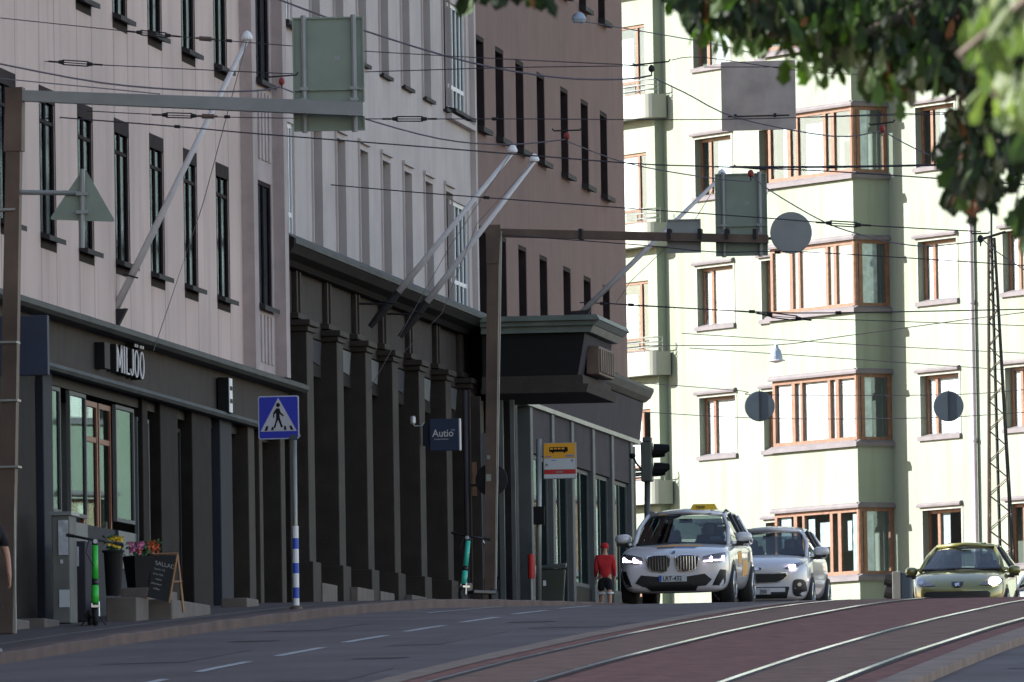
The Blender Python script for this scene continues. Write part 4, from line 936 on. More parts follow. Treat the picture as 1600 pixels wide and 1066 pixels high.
def car(name, label, X, Y, spec, paint, dz=0):
    S = spec; W = S['W']; t = thing(name, label, 'car', (X, Y, g(Y)+dz))
    slope = math.atan((g(Y+4)-g(Y))/4); t.rotation_euler = (slope, 0, 0)
    # lower body
    st = S['st']; vs = []; fs = []; n = 8
    for (y, w_, zb, zs, zt) in st:
        pr = [(0, zb), (w_*.75, zb), (w_*.93, zb+.05), (w_, zb+(zs-zb)*.42), (w_*.985, zs-.07), (w_*.93, zs), (w_*.55, zt-.015), (0, zt)]
        for (x, z) in pr: vs.append((x, y, z))
        for (x, z) in pr[1:-1]: vs.append((-x, y, z))
    m_ = 14
    def ix(i, k, sd):
        if sd > 0 or k in (0, 7): return i*m_+k
        return i*m_+8+(k-1)
    for i in range(len(st)-1):
        for k in range(7):
            fs.append((ix(i, k, 1), ix(i+1, k, 1), ix(i+1, k+1, 1), ix(i, k+1, 1))); fs.append((ix(i, k, -1), ix(i, k+1, -1), ix(i+1, k+1, -1), ix(i+1, k, -1)))
    for i in (0, len(st)-1):
        for k in range(1, 6): fs.append((ix(i, k, 1), ix(i, k+1, 1), ix(i, k+1, -1), ix(i, k, -1)))
        fs.append((ix(i, 0, 1), ix(i, 1, 1), ix(i, 1, -1))); fs.append((ix(i, 7, 1), ix(i, 6, 1), ix(i, 6, -1)))
    mb = MB(); mb.add(vs, fs); body = mb.build('body', paint, t); subsurf(body, 2)
    # greenhouse
    gh = S['gh']   # rows: y_belt, half width belt, z_belt, y_roof, half width roof, z_edge, z_mid
    def P(i, j):   # j: 0 belt, 1 roof edge, 2 roof quarter, 3 centre
        yb, wb, zb, yr, wr, ze, zm = gh[i]
        return {0: Vector((wb, yb, zb)), 1: Vector((wr, yr, ze)), 2: Vector((wr*.6, yr-.03, zm-.02)), 3: Vector((0, yr-.05, zm))}[j]
    N = len(gh)
    mb = MB()      # roof skin, thin shell
    for i in range(1, N-2):
        for sx in (1, -1):
            for j in (1, 2):
                a, b_, c_, d_ = P(i, j), P(i+1, j), P(i+1, j+1), P(i, j+1)
                q = [Vector((v.x*sx, v.y, v.z)) for v in (a, b_, c_, d_)]
                mb.add(q, [(0, 1, 2, 3)])
    roof = mb.build('roof', paint, t)
    bm = bmesh.new(); bm.from_mesh(roof.data); bmesh.ops.remove_doubles(bm, verts=bm.verts, dist=.001); bm.to_mesh(roof.data); bm.free()
    md = roof.modifiers.new('s', 'SUBSURF'); md.levels = md.render_levels = 2; md = roof.modifiers.new('so', 'SOLIDIFY'); md.thickness = .035; md.offset = 1; apply_mods(roof)
    roof.data.polygons.foreach_set('use_smooth', [True]*len(roof.data.polygons))
    def pane(name, q, m='glass_car', n=6, bow=0):
        mb = MB(); a, b_, c_, d_ = q
        for i in range(n+1):
            for j in range(n+1):
                u, v = i/n, j/n; p = (a*(1-u)+b_*u)*(1-v)+(d_*(1-u)+c_*u)*v
                p = p+Vector((0, -bow*(1-(2*u-1)**2), 0)); mb.v.append(tuple(p))
        for i in range(n):
            for j in range(n): k = i*(n+1)+j; mb.f.append((k, k+1, k+n+2, k+n+1)); mb.mi.append(0)
        return mb.build(name, m, t, smooth=True, recalc=False)
    F = P(0, 0); G = P(1, 1); r_, wbw = S['bow']
    wl, wt = S['ws']   # half widths of windscreen bottom/top
    yb, zb = gh[0][0], gh[0][2]; yt, zt = gh[1][3], gh[1][5]
    pane('windscreen', [Vector((-wl, yb, zb)), Vector((wl, yb, zb)), Vector((wt, yt, zt)), Vector((-wt, yt, zt))], n=8, bow=r_)
    yb2, zb2 = gh[-1][0], gh[-1][2]; yt2, zt2 = gh[-2][3], gh[-2][5]
    pane('rear_window', [Vector((-wl*.86, yb2, zb2+.08)), Vector((wl*.86, yb2, zb2+.08)), Vector((wt*.92, yt2, zt2)), Vector((-wt*.92, yt2, zt2))], bow=-r_)
    for sx in (1, -1):
        for i in range(0, N-1):
            a, b_ = P(i, 0), P(i+1, 0)
            if i == 0: q = [a, b_, P(1, 1), P(1, 1).lerp(a, .02)]
            elif i == N-2: q = [a, b_, P(i, 1).lerp(b_, .02), P(i, 1)]
            else: q = [a, b_, P(i+1, 1), P(i, 1)]
            q = [Vector((v.x*sx, v.y, v.z)) for v in q]; pane('side_window', q, n=2)
    mb = MB()
    for sx in (1, -1):
        def mv(v): return Vector((v.x*sx, v.y, v.z))
        mb.tube([mv(Vector((wl+.03, yb, zb-.03))), mv(P(0, 0).lerp(P(1, 1), .5)+Vector((0, 0, .02))), mv(P(1, 1))], .045, 6, .035)
        for i in range(1, N-2): mb.tube([mv(P(i, 1)), mv(P(i+1, 1))], .032, 6)
        mb.tube([mv(P(N-2, 1)), mv(P(N-1, 0))], .07, 6, .09)
        for i in range(0, N-1): mb.tube([mv(P(i, 0)), mv(P(i+1, 0))], .03, 6)
    mb.tube([Vector((-wt, yt-.02, zt+.02)), Vector((0, yt-.03-r_, gh[1][6]-.0)), Vector((wt, yt-.02, zt+.02))], .04, 6)
    mb.build('pillar', paint, t, smooth=True)
    mb = MB()
    for sx in (1, -1):
        for i in range(2, N-1): mb.tube([Vector((P(i, 0).x*sx, P(i, 0).y, P(i, 0).z)), Vector((P(i, 1).x*sx, P(i, 1).y, P(i, 1).z))], .04, 5)
    mb.tube([Vector((-wl, yb-.01, zb-.005)), Vector((0, yb-r_-.01, zb+.005)), Vector((wl, yb-.01, zb-.005))], .022, 5)
    if S.get('rails'):
        for sx in (1, -1): mb.tube([Vector((sx*(gh[1][4]-.02), gh[1][3]+.2, gh[1][5]+.03)), Vector((sx*(gh[2][4]-.01), gh[2][3]-.3, gh[2][5]+.05)), Vector((sx*gh[-2][4], gh[-2][3]-.2, gh[-2][5]+.03))], .02, 5)
    mb.build('window_trim', 'car_trim', t)
    # cabin
    mb = MB()
    for sx in (-1, 1):
        for yy_, hh_ in ((yt+.35, zt-.12), (yt+1.25, zt-.22)):
            mb.box((sx*.37-.24, yy_, zb-.5), (sx*.37+.24, yy_+.14, hh_-.2)); mb.box((sx*.37-.12, yy_+.02, hh_-.2), (sx*.37+.12, yy_+.11, hh_))
    mb.build('seat', 'seat', t, bevel=.04)
    mb = MB(); mb.box((-W*.8, yb+.02, zb-.35), (W*.8, yb+.55, zb-.03)); mb.box((-W*.85, yb, .35), (W*.85, gh[-1][0]-.2, .6)); mb.box((-W*.78, gh[-2][3]-.25, .5), (W*.78, gh[-2][3]+.0, zb-.02)); mb.box((-.11, yt-.02, zt-.12), (.11, yt+.02, zt-.05)); mb.build('dashboard', 'seat', t)
    if S.get('driver'):
        mb = MB(); c = Vector((.37, yt+.18, zt-.24)); mb.lathe(c-Vector((0, 0, .1)), [(.03, -.02), (.075, .03), (.085, .1), (.08, .17), (.03, .22)], 10); mb.build('driver_head', 'skin', t, smooth=True)
        mb = MB(); mb.box((.13, yt+.12, zb-.4), (.61, yt+.34, zt-.38)); mb.build('driver_torso', 'cloth_black', t, bevel=.06)
        mb = MB(); mb.lathe(Vector((.37, yt-.15, zb-.02)), [(.17, -.012), (.185, 0), (.17, .012), (.15, 0)], 18, 'Y'); mb.build('steering_wheel', 'car_black', t)
    # mirrors
    for sx in (1, -1):
        mx, mz, mw, mh = S['mirror']; c = Vector((sx*mx, yb+.28, mz))
        mb = MB(); bmv = [(c.x+sx*mw*math.cos(a_)*(1 if True else 0), z_, 0) for a_, z_ in ()]
        vs = []
        for y_, k in ((-.10, .55), (-.07, .85), (0, 1.), (.09, .97)):
            for a_ in range(12):
                an = a_*math.pi/6; vs.append((c.x+mw*k*math.copysign(abs(math.cos(an))**.7, math.cos(an)), c.y+y_, c.z+mh*k*math.copysign(abs(math.sin(an))**.7, math.sin(an))))
        fs = [tuple(range(12)), tuple(range(36, 48))]+[(r*12+a_, r*12+(a_+1) % 12, r*12+12+(a_+1) % 12, r*12+12+a_) for r in range(3) for a_ in range(12)]
        mb.add(vs, fs); f = mb.build('mirror', paint, t, smooth=True)
        mb = MB(); mb.box((c.x-mw*.8, c.y-.06, c.z-mh-.03), (c.x+mw*.7, c.y+.06, c.z-mh*.8)); mb.box((min(c.x, sx*W*.88), c.y-.03, c.z-mh-.06), (max(c.x, sx*W*.88), c.y+.04, c.z-mh-.01)); mb.build('mirror_foot', 'car_black', f)
    # wheels
    R_ = S['R']
    for y_ in (S['ax'][0], S['ax'][1]):
        for sx in (1, -1):
            x0 = sx*(W-.115); c = Vector((x0, y_, R_))
            a_ = [(k*math.pi/18) for k in range(19)]
            decal(t, body, 'wheel_arch', [(y_+(R_+.06)*math.cos(a), R_+(R_+.06)*math.sin(a)) for a in a_]+[(y_-(R_+.06), R_*.55), (y_+(R_+.06), R_*.55)], 'car_black', .004, 'X', sx, cuts=2)
            mb = MB(); mb.lathe(c, [(R_*.62, -.115), (R_*.93, -.12), (R_, -.08), (R_, .08), (R_*.93, .125), (R_*.62, .12)], 28, 'X'); wo = mb.build('wheel', 'rubber', t, smooth=True)
            mb = MB()
            mb.lathe(c+Vector((sx*.02, 0, 0)), [(R_*.6, .08*sx), (R_*.64, .1*sx), (R_*.6, .112*sx), (R_*.56, .09*sx)], 24, 'X'); mb.lathe(c, [(.001, .1*sx), (.07, .115*sx), (.08, .09*sx)], 12, 'X')
            for k in range(5):
                for dk in (-.12, .12):
                    an = 2*math.pi*k/5+.3; p0 = c+Vector((sx*.1, math.cos(an)*.05, math.sin(an)*.05)); p1 = c+Vector((sx*.105, math.cos(an+dk)*R_*.6, math.sin(an+dk)*R_*.6)); mb.tube([p0, p1], .022, 4)
            mb.build('rim', 'alloy', wo)
    return t, body
# white SUV taxi
X3 = dict(W=.945, R=.36, ax=(.88, 3.74), bow=(.16, 0), ws=(.77, .60), mirror=(1.03, 1.17, .14, .085), rails=True, driver=True,
  st=[(0.0, .70, .34, .80, .84), (.05, .80, .26, .84, .90), (.16, .89, .22, .90, .955), (.38, .935, .22, .96, 1.01), (.7, .945, .24, 1.0, 1.06), (1.2, .945, .25, 1.04, 1.09), (2.4, .94, .25, 1.07, 1.07), (3.7, .94, .26, 1.09, 1.09), (4.4, .90, .3, 1.08, 1.08), (4.62, .82, .4, 1.04, 1.04), (4.7, .7, .5, .98, .98)],
  gh=[(1.32, .88, 1.07, 1.32, .80, 1.07, 1.09), (2.0, .905, 1.08, 2.02, .645, 1.555, 1.63), (2.75, .90, 1.09, 2.75, .655, 1.60, 1.67), (3.5, .89, 1.1, 3.5, .645, 1.585, 1.66), (4.0, .88, 1.1, 4.12, .62, 1.54, 1.61), (4.5, .80, 1.12, 4.5, .7, 1.12, 1.12)])
Yb = 160.6; Xb = onY(1051.5, 900, Yb).x
taxi, tb = car('suv_car', 'white SUV taxi with twin oval grilles and a yellow roof sign at the left kerb', Xb, Yb, X3, 'car_white', dz=.06)
def mirx(pts): return [(-x, z) for x, z in reversed(pts)]
for s_ in (1, -1):
    gp = [(.035, .80), (.06, .85), (.14, .875), (.34, .87), (.43, .85), (.455, .80), (.43, .66), (.36, .59), (.17, .57), (.10, .59), (.05, .68)]
    gp = gp if s_ > 0 else mirx(gp)
    cx_ = sum(p[0] for p in gp)/len(gp); cz_ = sum(p[1] for p in gp)/len(gp)
    f = decal(taxi, tb, 'grille', gp, 'chrome', .004, cuts=2, thick=.018)
    decal(f, tb, 'grille_mesh', [(cx_+(x-cx_)*.9, cz_+(z-cz_)*.88) for x, z in gp], 'car_black', .026, cuts=2)
    for k in range(7):
        x = s_*(.095+.048*k); decal(f, tb, 'grille_slat', [(x-.007, .61), (x+.007, .61), (x+.007, .84), (x-.007, .84)], 'chrome', .03, cuts=0, thick=.012)
    hp = [(.50, .77), (.52, .83), (.66, .865), (.86, .90), (.89, .86), (.88, .77), (.80, .725), (.56, .73)]
    hp = hp if s_ > 0 else mirx(hp)
    h = decal(taxi, tb, 'headlight', hp, 'lamp_glass', .006, cuts=2, thick=.01)
    for x0, x1, zo in ((.53, .67, 0), (.70, .86, .012)):
        lp_ = [(x0, .742+zo), (x1-.0, .742+zo), (x1+.005, .79+zo), (x1-.005, .83+zo), (x1-.028, .83+zo), (x1-.025, .79+zo), (x1-.04, .762+zo), (x0, .762+zo)]
        if s_ < 0: lp_ = mirx(lp_)
        decal(h, tb, 'daytime_light', lp_, 'lamp_on', .02, cuts=1, thick=.006)
    si = [(.88, .60), (.80, .61), (.79, .50), (.66, .34), (.87, .33)] if s_ > 0 else [(-.88, .60), (-.88, .33), (-.70, .34), (-.78, .47), (-.80, .6)]
    decal(taxi, tb, 'side_intake', si, 'car_black', .006, cuts=2)
decal(taxi, tb, 'lower_grille', [(-.64, .40), (-.54, .53), (-.25, .50), (.25, .50), (.54, .54), (.66, .44), (.56, .34), (.42, .33), (.38, .255), (-.38, .255), (-.46, .33), (-.5, .33)], 'car_black', .016, cuts=3)
pl = decal(taxi, tb, 'number_plate', [(-.235, .415), (.235, .415), (.235, .525), (-.235, .525)], 'plate_white', .012, cuts=0, thick=.015)
py_ = min(v.co.y for v in pl.data.vertices)-.003
decal(pl, tb, 'plate_band', [(-.233, .418), (-.19, .418), (-.19, .522), (-.233, .522)], 'plate_blue', .03, cuts=0)
def carfr(y=0): return Fr((0, y, 0), (1, 0, 0), (0, -1, 0))
textmesh("LRT-432", carfr(py_), -.17, .433, .002, .105, .002, sx=.88, bold=.002).build('plate_letters', 'car_black', pl)
f = decal(taxi, tb, 'emblem', ell(0, .915, .038, .03, 16), 'chrome', .01, cuts=0, thick=.01); decal(f, tb, 'emblem_centre', ell(0, .915, .022, .018, 12), 'sticker_blue', .024, cuts=0)
decal(taxi, tb, 'bonnet_sticker', [(-.34, .42), (.36, .42), (.52, .62), (-.08, .66), (-.30, .55)], 'sticker_orange', .004, 'Z', cuts=3)
decal(taxi, tb, 'bonnet_sticker', [(-.30, .28), (.0, .28), (.0, .40), (-.30, .40)], 'sticker_dark', .004, 'Z', cuts=2)
decal(taxi, tb, 'bonnet_sticker', [(.01, .28), (.34, .28), (.38, .40), (.01, .40)], 'sticker_blue', .004, 'Z', cuts=2)
mb = MB(); a_ = [(.08, 2.35), (.5, 2.35)]
mb.add([(.03, 2.4, 1.66), (.50, 2.4, 1.66), (.50, 2.56, 1.66), (.03, 2.56, 1.66), (.08, 2.43, 1.76), (.45, 2.43, 1.76), (.45, 2.53, 1.76), (.08, 2.53, 1.76)], [(0, 3, 2, 1), (4, 5, 6, 7), (0, 1, 5, 4), (1, 2, 6, 5), (2, 3, 7, 6), (3, 0, 4, 7)])
rs = mb.build('roof_sign', 'taxi_yellow', taxi, bevel=.01); textmesh("TAXI", Fr((0, 2.405, 0), (1, 0, 0), (0, -1, .0)), .13, 1.68, .0, .07, .02, sx=1.).build('roof_sign_letters', 'car_black', rs)
for (x0, x1, m_) in ((-.46, -.24, 'sticker_orange'), (-.22, -.02, 'sticker_dark'), (.02, .22, 'sticker_orange'), (.25, .46, 'sticker_dark')):
    mb = MB(); yq = 1.93-.05*(1-abs((x0+x1)/2)); mb.add([(x0, yq+.03, 1.615-.03*abs(x0)), (x1, yq+.03, 1.615-.03*abs(x1)), (x1-.02, yq-.015, 1.585-.035*abs(x1)), (x0+.02, yq-.015, 1.585-.035*abs(x0))], [(0, 1, 2, 3)]); mb.build('roof_sticker', m_, taxi)
mb = MB(); mb.add([(.48, 1.42, 1.13), (.66, 1.44, 1.13), (.65, 1.5, 1.19), (.47, 1.48, 1.19)], [(0, 1, 2, 3)]); mb.build('licence_card', 'plate_white', taxi)
for (y0, y1, z0, z1, m_) in ((1.6, 2.2, .7, .95, 'sticker_orange'), (2.3, 3.1, .5, .8, 'sticker_orange'), (3.2, 3.5, .75, .95, 'sticker_dark')):
    decal(taxi, tb, 'door_sticker', [(y0, z0), (y1, z0+.05), (y1, z1), (y0, z1-.03)], m_, .004, 'X', 1, cuts=2)
# second white SUV
KI = dict(X3); KI.update(W=.925, R=.35, bow=(.18, 0), ws=(.74, .58), rails=False, mirror=(1.02, 1.16, .15, .085),
  st=[(0.0, .62, .36, .78, .84), (.06, .76, .27, .84, .92), (.2, .87, .22, .90, .985), (.45, .915, .22, .97, 1.05), (.8, .925, .24, 1.03, 1.11), (1.2, .925, .25, 1.06, 1.12), (2.4, .92, .25, 1.07, 1.07), (3.6, .92, .26, 1.09, 1.09), (4.2, .88, .3, 1.08, 1.08), (4.4, .8, .4, 1.04, 1.04), (4.48, .68, .5, .98, .98)])
KI['gh'] = [(1.25, .86, 1.09, 1.25, .78, 1.09, 1.11), (1.95, .885, 1.1, 1.98, .62, 1.53, 1.60), (2.6, .88, 1.1, 2.6, .63, 1.57, 1.64), (3.3, .87, 1.1, 3.3, .62, 1.55, 1.62), (3.75, .86, 1.1, 3.85, .59, 1.5, 1.57), (4.25, .78, 1.12, 4.25, .68, 1.12, 1.12)]
Yk = 175.5; Xk = onY(1263, 930, Yk).x-.925
kia, kb = car('suv_car', 'white SUV with a lit round headlight following right behind the taxi', Xk, Yk, KI, 'car_white', dz=.04)
gp = [(-.50, .63), (-.56, .70), (-.54, .76), (-.30, .745), (.30, .745), (.54, .76), (.56, .70), (.50, .63), (.36, .565), (-.36, .565)]
f = decal(kia, kb, 'grille', gp, 'chrome', .004, cuts=3, thick=.012); decal(f, kb, 'grille_mesh', [(x*.955, .665+(z-.665)*.84) for x, z in gp], 'car_black', .02, cuts=3)
decal(f, kb, 'emblem', ell(0, .83, .07, .03, 16), 'chrome', .01, cuts=0, thick=.008)
for s_ in (1, -1):
    hp = [(.50, .83), (.60, .90), (.84, .975), (.84, .93), (.70, .85), (.56, .815)]; hp = hp if s_ > 0 else mirx(hp)
    h = decal(kia, kb, 'headlight', hp, 'lamp_glass', .008, cuts=2, thick=.01)
    decal(h, kb, 'lamp', ell(s_*.63, .866, .058, .034, 16), 'lamp_warm', .03, cuts=1, thick=.006)
    fp = ell(s_*.75, .47, .12, .16, 18, 3.2); f = decal(kia, kb, 'fog_lamp_bezel', fp, 'car_black', .01, cuts=2)
    decal(f, kb, 'fog_lamp', ell(s_*.76, .53, .035, .035, 12), 'alloy', .02, cuts=1); decal(f, kb, 'fog_lamp_bar', [(s_*.75-.07, .455), (s_*.75+.07, .455), (s_*.75+.07, .467), (s_*.75-.07, .467)], 'chrome', .02, cuts=0)
decal(kia, kb, 'lower_grille', [(-.52, .28), (-.58, .48), (-.55, .495), (.55, .495), (.58, .48), (.52, .28)], 'car_trim', .007, cuts=3)
decal(kia, kb, 'bumper_bar', [(-.5, .40), (.5, .40), (.5, .475), (-.5, .475)], 'car_white', .014, cuts=3)
pl = decal(kia, kb, 'number_plate', [(-.235, .36), (.235, .36), (.235, .465), (-.235, .465)], 'plate_white', .02, cuts=0, thick=.015)
py_ = min(v.co.y for v in pl.data.vertices)-.003
textmesh("350", carfr(py_), .03, .378, .002, .1, .002, sx=.88, bold=.002).build('plate_letters', 'car_black', pl)
# green hatchback
PG = dict(X3); PG.update(W=.90, R=.31, bow=(.22, 0), ws=(.76, .54), rails=False, mirror=(.99, .96, .12, .085), ax=(.85, 3.3),
  st=[(0.0, .55, .30, .56, .60), (.06, .70, .22, .62, .67), (.22, .82, .2, .72, .77), (.5, .88, .2, .83, .87), (.85, .90, .22, .90, .95), (1.15, .90, .23, .94, 1.0), (2.2, .895, .23, .97, .97), (3.3, .89, .24, .99, .99), (3.9, .85, .3, .98, .98), (4.1, .77, .4, .94, .94), (4.17, .65, .5, .9, .9)])
PG['gh'] = [(1.1, .83, .985, 1.1, .78, .985, 1.0), (2.0, .85, .99, 2.02, .56, 1.42, 1.475), (2.5, .85, .99, 2.5, .575, 1.445, 1.505), (3.1, .84, 1.0, 3.1, .57, 1.425, 1.485), (3.5, .83, 1.0, 3.55, .54, 1.38, 1.43), (4.0, .76, 1.02, 4.0, .66, 1.02, 1.02)]
Yp = 182.; Xp = onY(1495, 905, Yp).x
peu, pb = car('hatchback_car', 'olive green hatchback with one bright headlight coming over the crest on the tracks', Xp, Yp, PG, 'car_green', dz=-.06)
for s_ in (1, -1):
    hp = [(.42, .66), (.50, .71), (.66, .80), (.84, .875), (.88, .80), (.84, .70), (.66, .65)]; hp = hp if s_ > 0 else mirx(hp)
    h = decal(peu, pb, 'headlight', hp, 'lamp_glass', .01, cuts=2, thick=.012)
    if s_ > 0: decal(h, pb, 'lamp', ell(.70, .74, .11, .075, 18), 'lamp_warm', .035, cuts=1, thick=.006)
    else: decal(h, pb, 'lamp', ell(-.70, .73, .05, .045, 14), 'alloy', .03, cuts=1)
decal(peu, pb, 'grille', [(-.60, .36), (-.64, .50), (-.58, .545), (.58, .545), (.64, .50), (.60, .36), (.45, .26), (-.45, .26)], 'car_black', .012, cuts=3)
decal(peu, pb, 'grille_bar', [(-.58, .43), (.58, .43), (.57, .45), (-.57, .45)], 'car_trim', .03, cuts=2)
f = decal(peu, pb, 'emblem_shield', [(-.115, .73), (.115, .73), (.10, .66), (.05, .62), (-.05, .62), (-.10, .66)], 'car_trim', .01, cuts=1, thick=.01)
decal(f, pb, 'emblem', [(-.05, .70), (.02, .715), (.06, .695), (.02, .685), (.055, .64), (.02, .66), (-.03, .635), (-.02, .67)], 'chrome', .03, cuts=0, thick=.006)
# pale car further back
SV = dict(PG); Ys = 205.; Xs_ = onY(1592, 900, Ys).x+.62
sv, sb = car('hatchback_car', 'pale blue-white car half hidden behind the green hatchback at the right edge', Xs_, Ys, SV, 'car_silver', dz=.0)
for s_ in (1, -1):
    hp = [(.42, .66), (.50, .71), (.66, .80), (.84, .875), (.88, .80), (.84, .70), (.66, .65)]; hp = hp if s_ > 0 else mirx(hp)
    decal(sv, sb, 'headlight', hp, 'lamp_glass', .01, cuts=2, thick=.012)
decal(sv, sb, 'grille', [(-.60, .36), (-.58, .545), (.58, .545), (.60, .36), (.45, .26), (-.45, .26)], 'car_black', .012, cuts=3)
#@@CUT
# ------------------------------------------------------------------ unseen house across the side street, added to darken reflections in the pale building's panes
OQ = Vector((-62, 236, 5.5)); bq = thing('apartment_building', 'unseen dark olive house added across the side street to be mirrored in the lower windows of the pale building', 'building', OQ)
FQ = Fr((-62, 0, 0), (0, 1, 0), (1, 0, 0)); hq = [(238+3*i, 239.4+3*i, z, z+1.6, .15) for i in range(12) for z in (7.5, 10.7)]
mb = MB(); wall(mb, FQ, 236.5, 275, 4, 14.3, hq); mb.build('wall', 'rust_pole', bq, OQ)
for h in hq: mb = MB(); mb.fbox(FQ, h[0], h[1], -.14, -.1, h[2], h[3]); mb.build('window', 'blind' if h[2] > 9 else 'window_dark', bq, OQ)
shell(bq, OQ, FQ, 236.5, 275, 4, 14.3, 10, 'rust_pole', front=-.01)

# ------------------------------------------------------------------ street furniture
def gz(X, Y): return g(Y)+(.13 if X < KX-.2 else 0)
# pedestrian crossing sign
Y_ = 127.; pb_ = onY(463, 957, Y_); base = Vector((pb_.x, Y_, g(Y_)+.13)); top = onY(460, 688, Y_)
t = thing('crossing_sign', 'blue and white pedestrian crossing sign on a pole with blue and white bands', 'sign', base)
mb = MB(); mb.tube([base, Vector((top.x, Y_, top.z))], .03, 10); mb.build('pole', 'pole_metal', t, base, smooth=True)
mb = MB(); mb.lathe(base, [(.09, 0), (.08, .03), (.04, .05)], 12); mb.build('base_collar', 'rust_pole', t, base)
def at(py): z = onY(463, py, Y_).z; f_ = (z-base.z)/(top.z-base.z); return Vector((base.x+(top.x-base.x)*f_, Y_, z))
band = [(822, 841, 'white_paint'), (841, 858, 'band_blue'), (858, 880, 'white_paint'), (880, 896, 'band_blue'), (896, 918, 'white_paint'), (918, 935, 'band_blue'), (935, 955, 'white_paint')]
mat('band_blue', (.03, .09, .5), .5, var=.05)
for a, b, m_ in band: mb = MB(); mb.tube([at(b), at(a)], .042, 12); mb.build('pole_band', m_, t, base, smooth=False)
A = onY(404, 687, Y_-.06); fr = face_fr(A, -.04); Wd = .555; Hd = .58
def rrect(x0, z0, x1, z1, r, n=4):
    out = []
    for (cx, cz, a0) in ((x1-r, z1-r, 0), (x0+r, z1-r, 90), (x0+r, z0+r, 180), (x1-r, z0+r, 270)):
        for k in range(n+1): a = R(a0+90*k/n); out.append((cx+r*math.cos(a), cz+r*math.sin(a)))
    return out
mb = MB(); mb.extr(fr, rrect(0, 0, Wd, Hd, .03), -.015, 0); f = mb.build('sign_plate', 'sign_edge_white', t, base) if 'sign_edge_white' in M else mb.build('sign_plate', mat('sign_edge_white', (.45, .5, .62), .5, var=.05), t, base)
mb = MB(); mb.extr(fr, rrect(.014, .014, Wd-.014, Hd-.014, .022), .0005, .003); mb.build('sign_face', 'blue_sign', f, base)
mb = MB(); mb.extr(fr, [(.03, .105), (Wd-.03, .105), (Wd/2, .555)], .0035, .005); mb.build('white_triangle', 'tri_white', f, base) if 'tri_white' in M else mb.build('white_triangle', mat('tri_white', (.48, .49, .52), .6, var=.08), f, base)
k_ = Wd/355.; ox, oz = -810*k_, 0
def zp(x, y): return ((x-815)*k_+.0, (575-y)*k_)
man = [[(975, 310), (1003, 312), (1012, 345), (1040, 372), (1033, 384), (1003, 358), (1004, 390), (1015, 425), (1030, 472), (1014, 478), (998, 432), (988, 410), (975, 440), (964, 482), (948, 476), (965, 430), (972, 395), (972, 350), (958, 362), (955, 392), (944, 392), (947, 350)]]
mb = MB(); mb.extr(fr, [zp(*p) for p in man[0]], .0055, .007); mb.extr(fr, ell(*zp(990, 283), 18*k_, 19*k_, 14), .0055, .007); mb.build('walking_figure', 'black_paint', f, base)
mb = MB()
for q in ([(885, 462), (905, 462), (893, 502), (868, 502)], [(933, 470), (947, 470), (950, 498), (925, 498)], [(1040, 462), (1055, 462), (1062, 498), (1040, 498)], [(1085, 462), (1105, 462), (1122, 498), (1098, 498)]): mb.extr(fr, [zp(*p) for p in q], .0055, .007)
mb.build('zebra_bars', 'black_paint', f, base)
mb = MB(); mb.extr(fr, [(Wd-.14, .0)]+[(Wd-.08+.06*math.cos(a), .0+.06*math.sin(a)) for a in [R(180-20*k) for k in range(10)]]+[(Wd-.02, -.02)], .004, .012); mb.build('clamp_plate', 'sign_back_blue', f, base)
# bus stop
Y_ = 158.; base = Vector((onY(842, 948, Y_).x, Y_, g(Y_)+.12)); top = onY(842, 690, Y_)
t = thing('bus_stop_sign', 'yellow and white bus stop sign with bus symbol and red stripe on a steel pole', 'bus stop', base)
mb = MB(); mb.tube([base, Vector((top.x, Y_, top.z+.04))], .045, 12); mb.build('pole', 'pole_metal', t, base, smooth=True)
mb = MB(); q = onY(842, 805, Y_); mb.box((q.x-.08, Y_-.09, q.z-.16), (q.x+.1, Y_-.04, q.z+.14)); mb.build('timetable_box', 'black_paint', t, base)
A = onY(850, 748, Y_-.02); B_ = onY(899, 692, Y_-.02); fr = face_fr(A, 0); Wd = B_.x-A.x; Hd = B_.z-A.z
mb = MB(); mb.fbox(fr, -.01, Wd+.01, -.03, 0, -.01, Hd+.01); f = mb.build('sign_plate', 'pole_metal', t, base, bevel=.008)
for (z0, z1, m_) in ((.57, 1.0, 'yellow_sign'), (.25, .569, 'plate_white'), (.12, .249, 'red_paint'), (.0, .119, 'plate_white')):
    mb = MB(); mb.fbox(fr, .005, Wd-.005, .001, .006, Hd*z0+.002, Hd*z1-.002); mb.build('sign_field', m_, f, base)
mb = MB(); bx, bz2 = Wd*.18, Hd*.76
mb.extr(fr, rrect(bx, bz2-.005, bx+Wd*.58, bz2+.075, .012), .007, .009); mb.extr(fr, ell(bx+.06, bz2-.008, .018, .018, 10), .007, .009); mb.extr(fr, ell(bx+Wd*.48, bz2-.008, .018, .018, 10), .007, .009); mb.build('bus_symbol', 'black_paint', f, base)
mb = MB()
for i in range(4): mb.fbox(fr, bx+.015+i*.064, bx+.062+i*.064, .0095, .011, bz2+.035, bz2+.063)
mb.build('bus_symbol_windows', 'yellow_sign', f, base)
textmesh("H1234", fr, Wd*.70, Hd*.60, .008, .05, .002).build('stop_number', 'sticker_dark', f, base) if False else None
mb = MB(); mb.fbox(fr, Wd*.06, Wd*.24, .007, .009, Hd*.61, Hd*.64); mb.fbox(fr, Wd*.70, Wd*.94, .007, .009, Hd*.61, Hd*.66); mb.fbox(fr, Wd*.24, Wd*.4, .007, .009, Hd*.50, Hd*.525); mb.extr(fr, ell(Wd*.89, Hd*.5, .022, .022, 12), .007, .009); mb.build('small_print', 'sticker_blue', f, base)
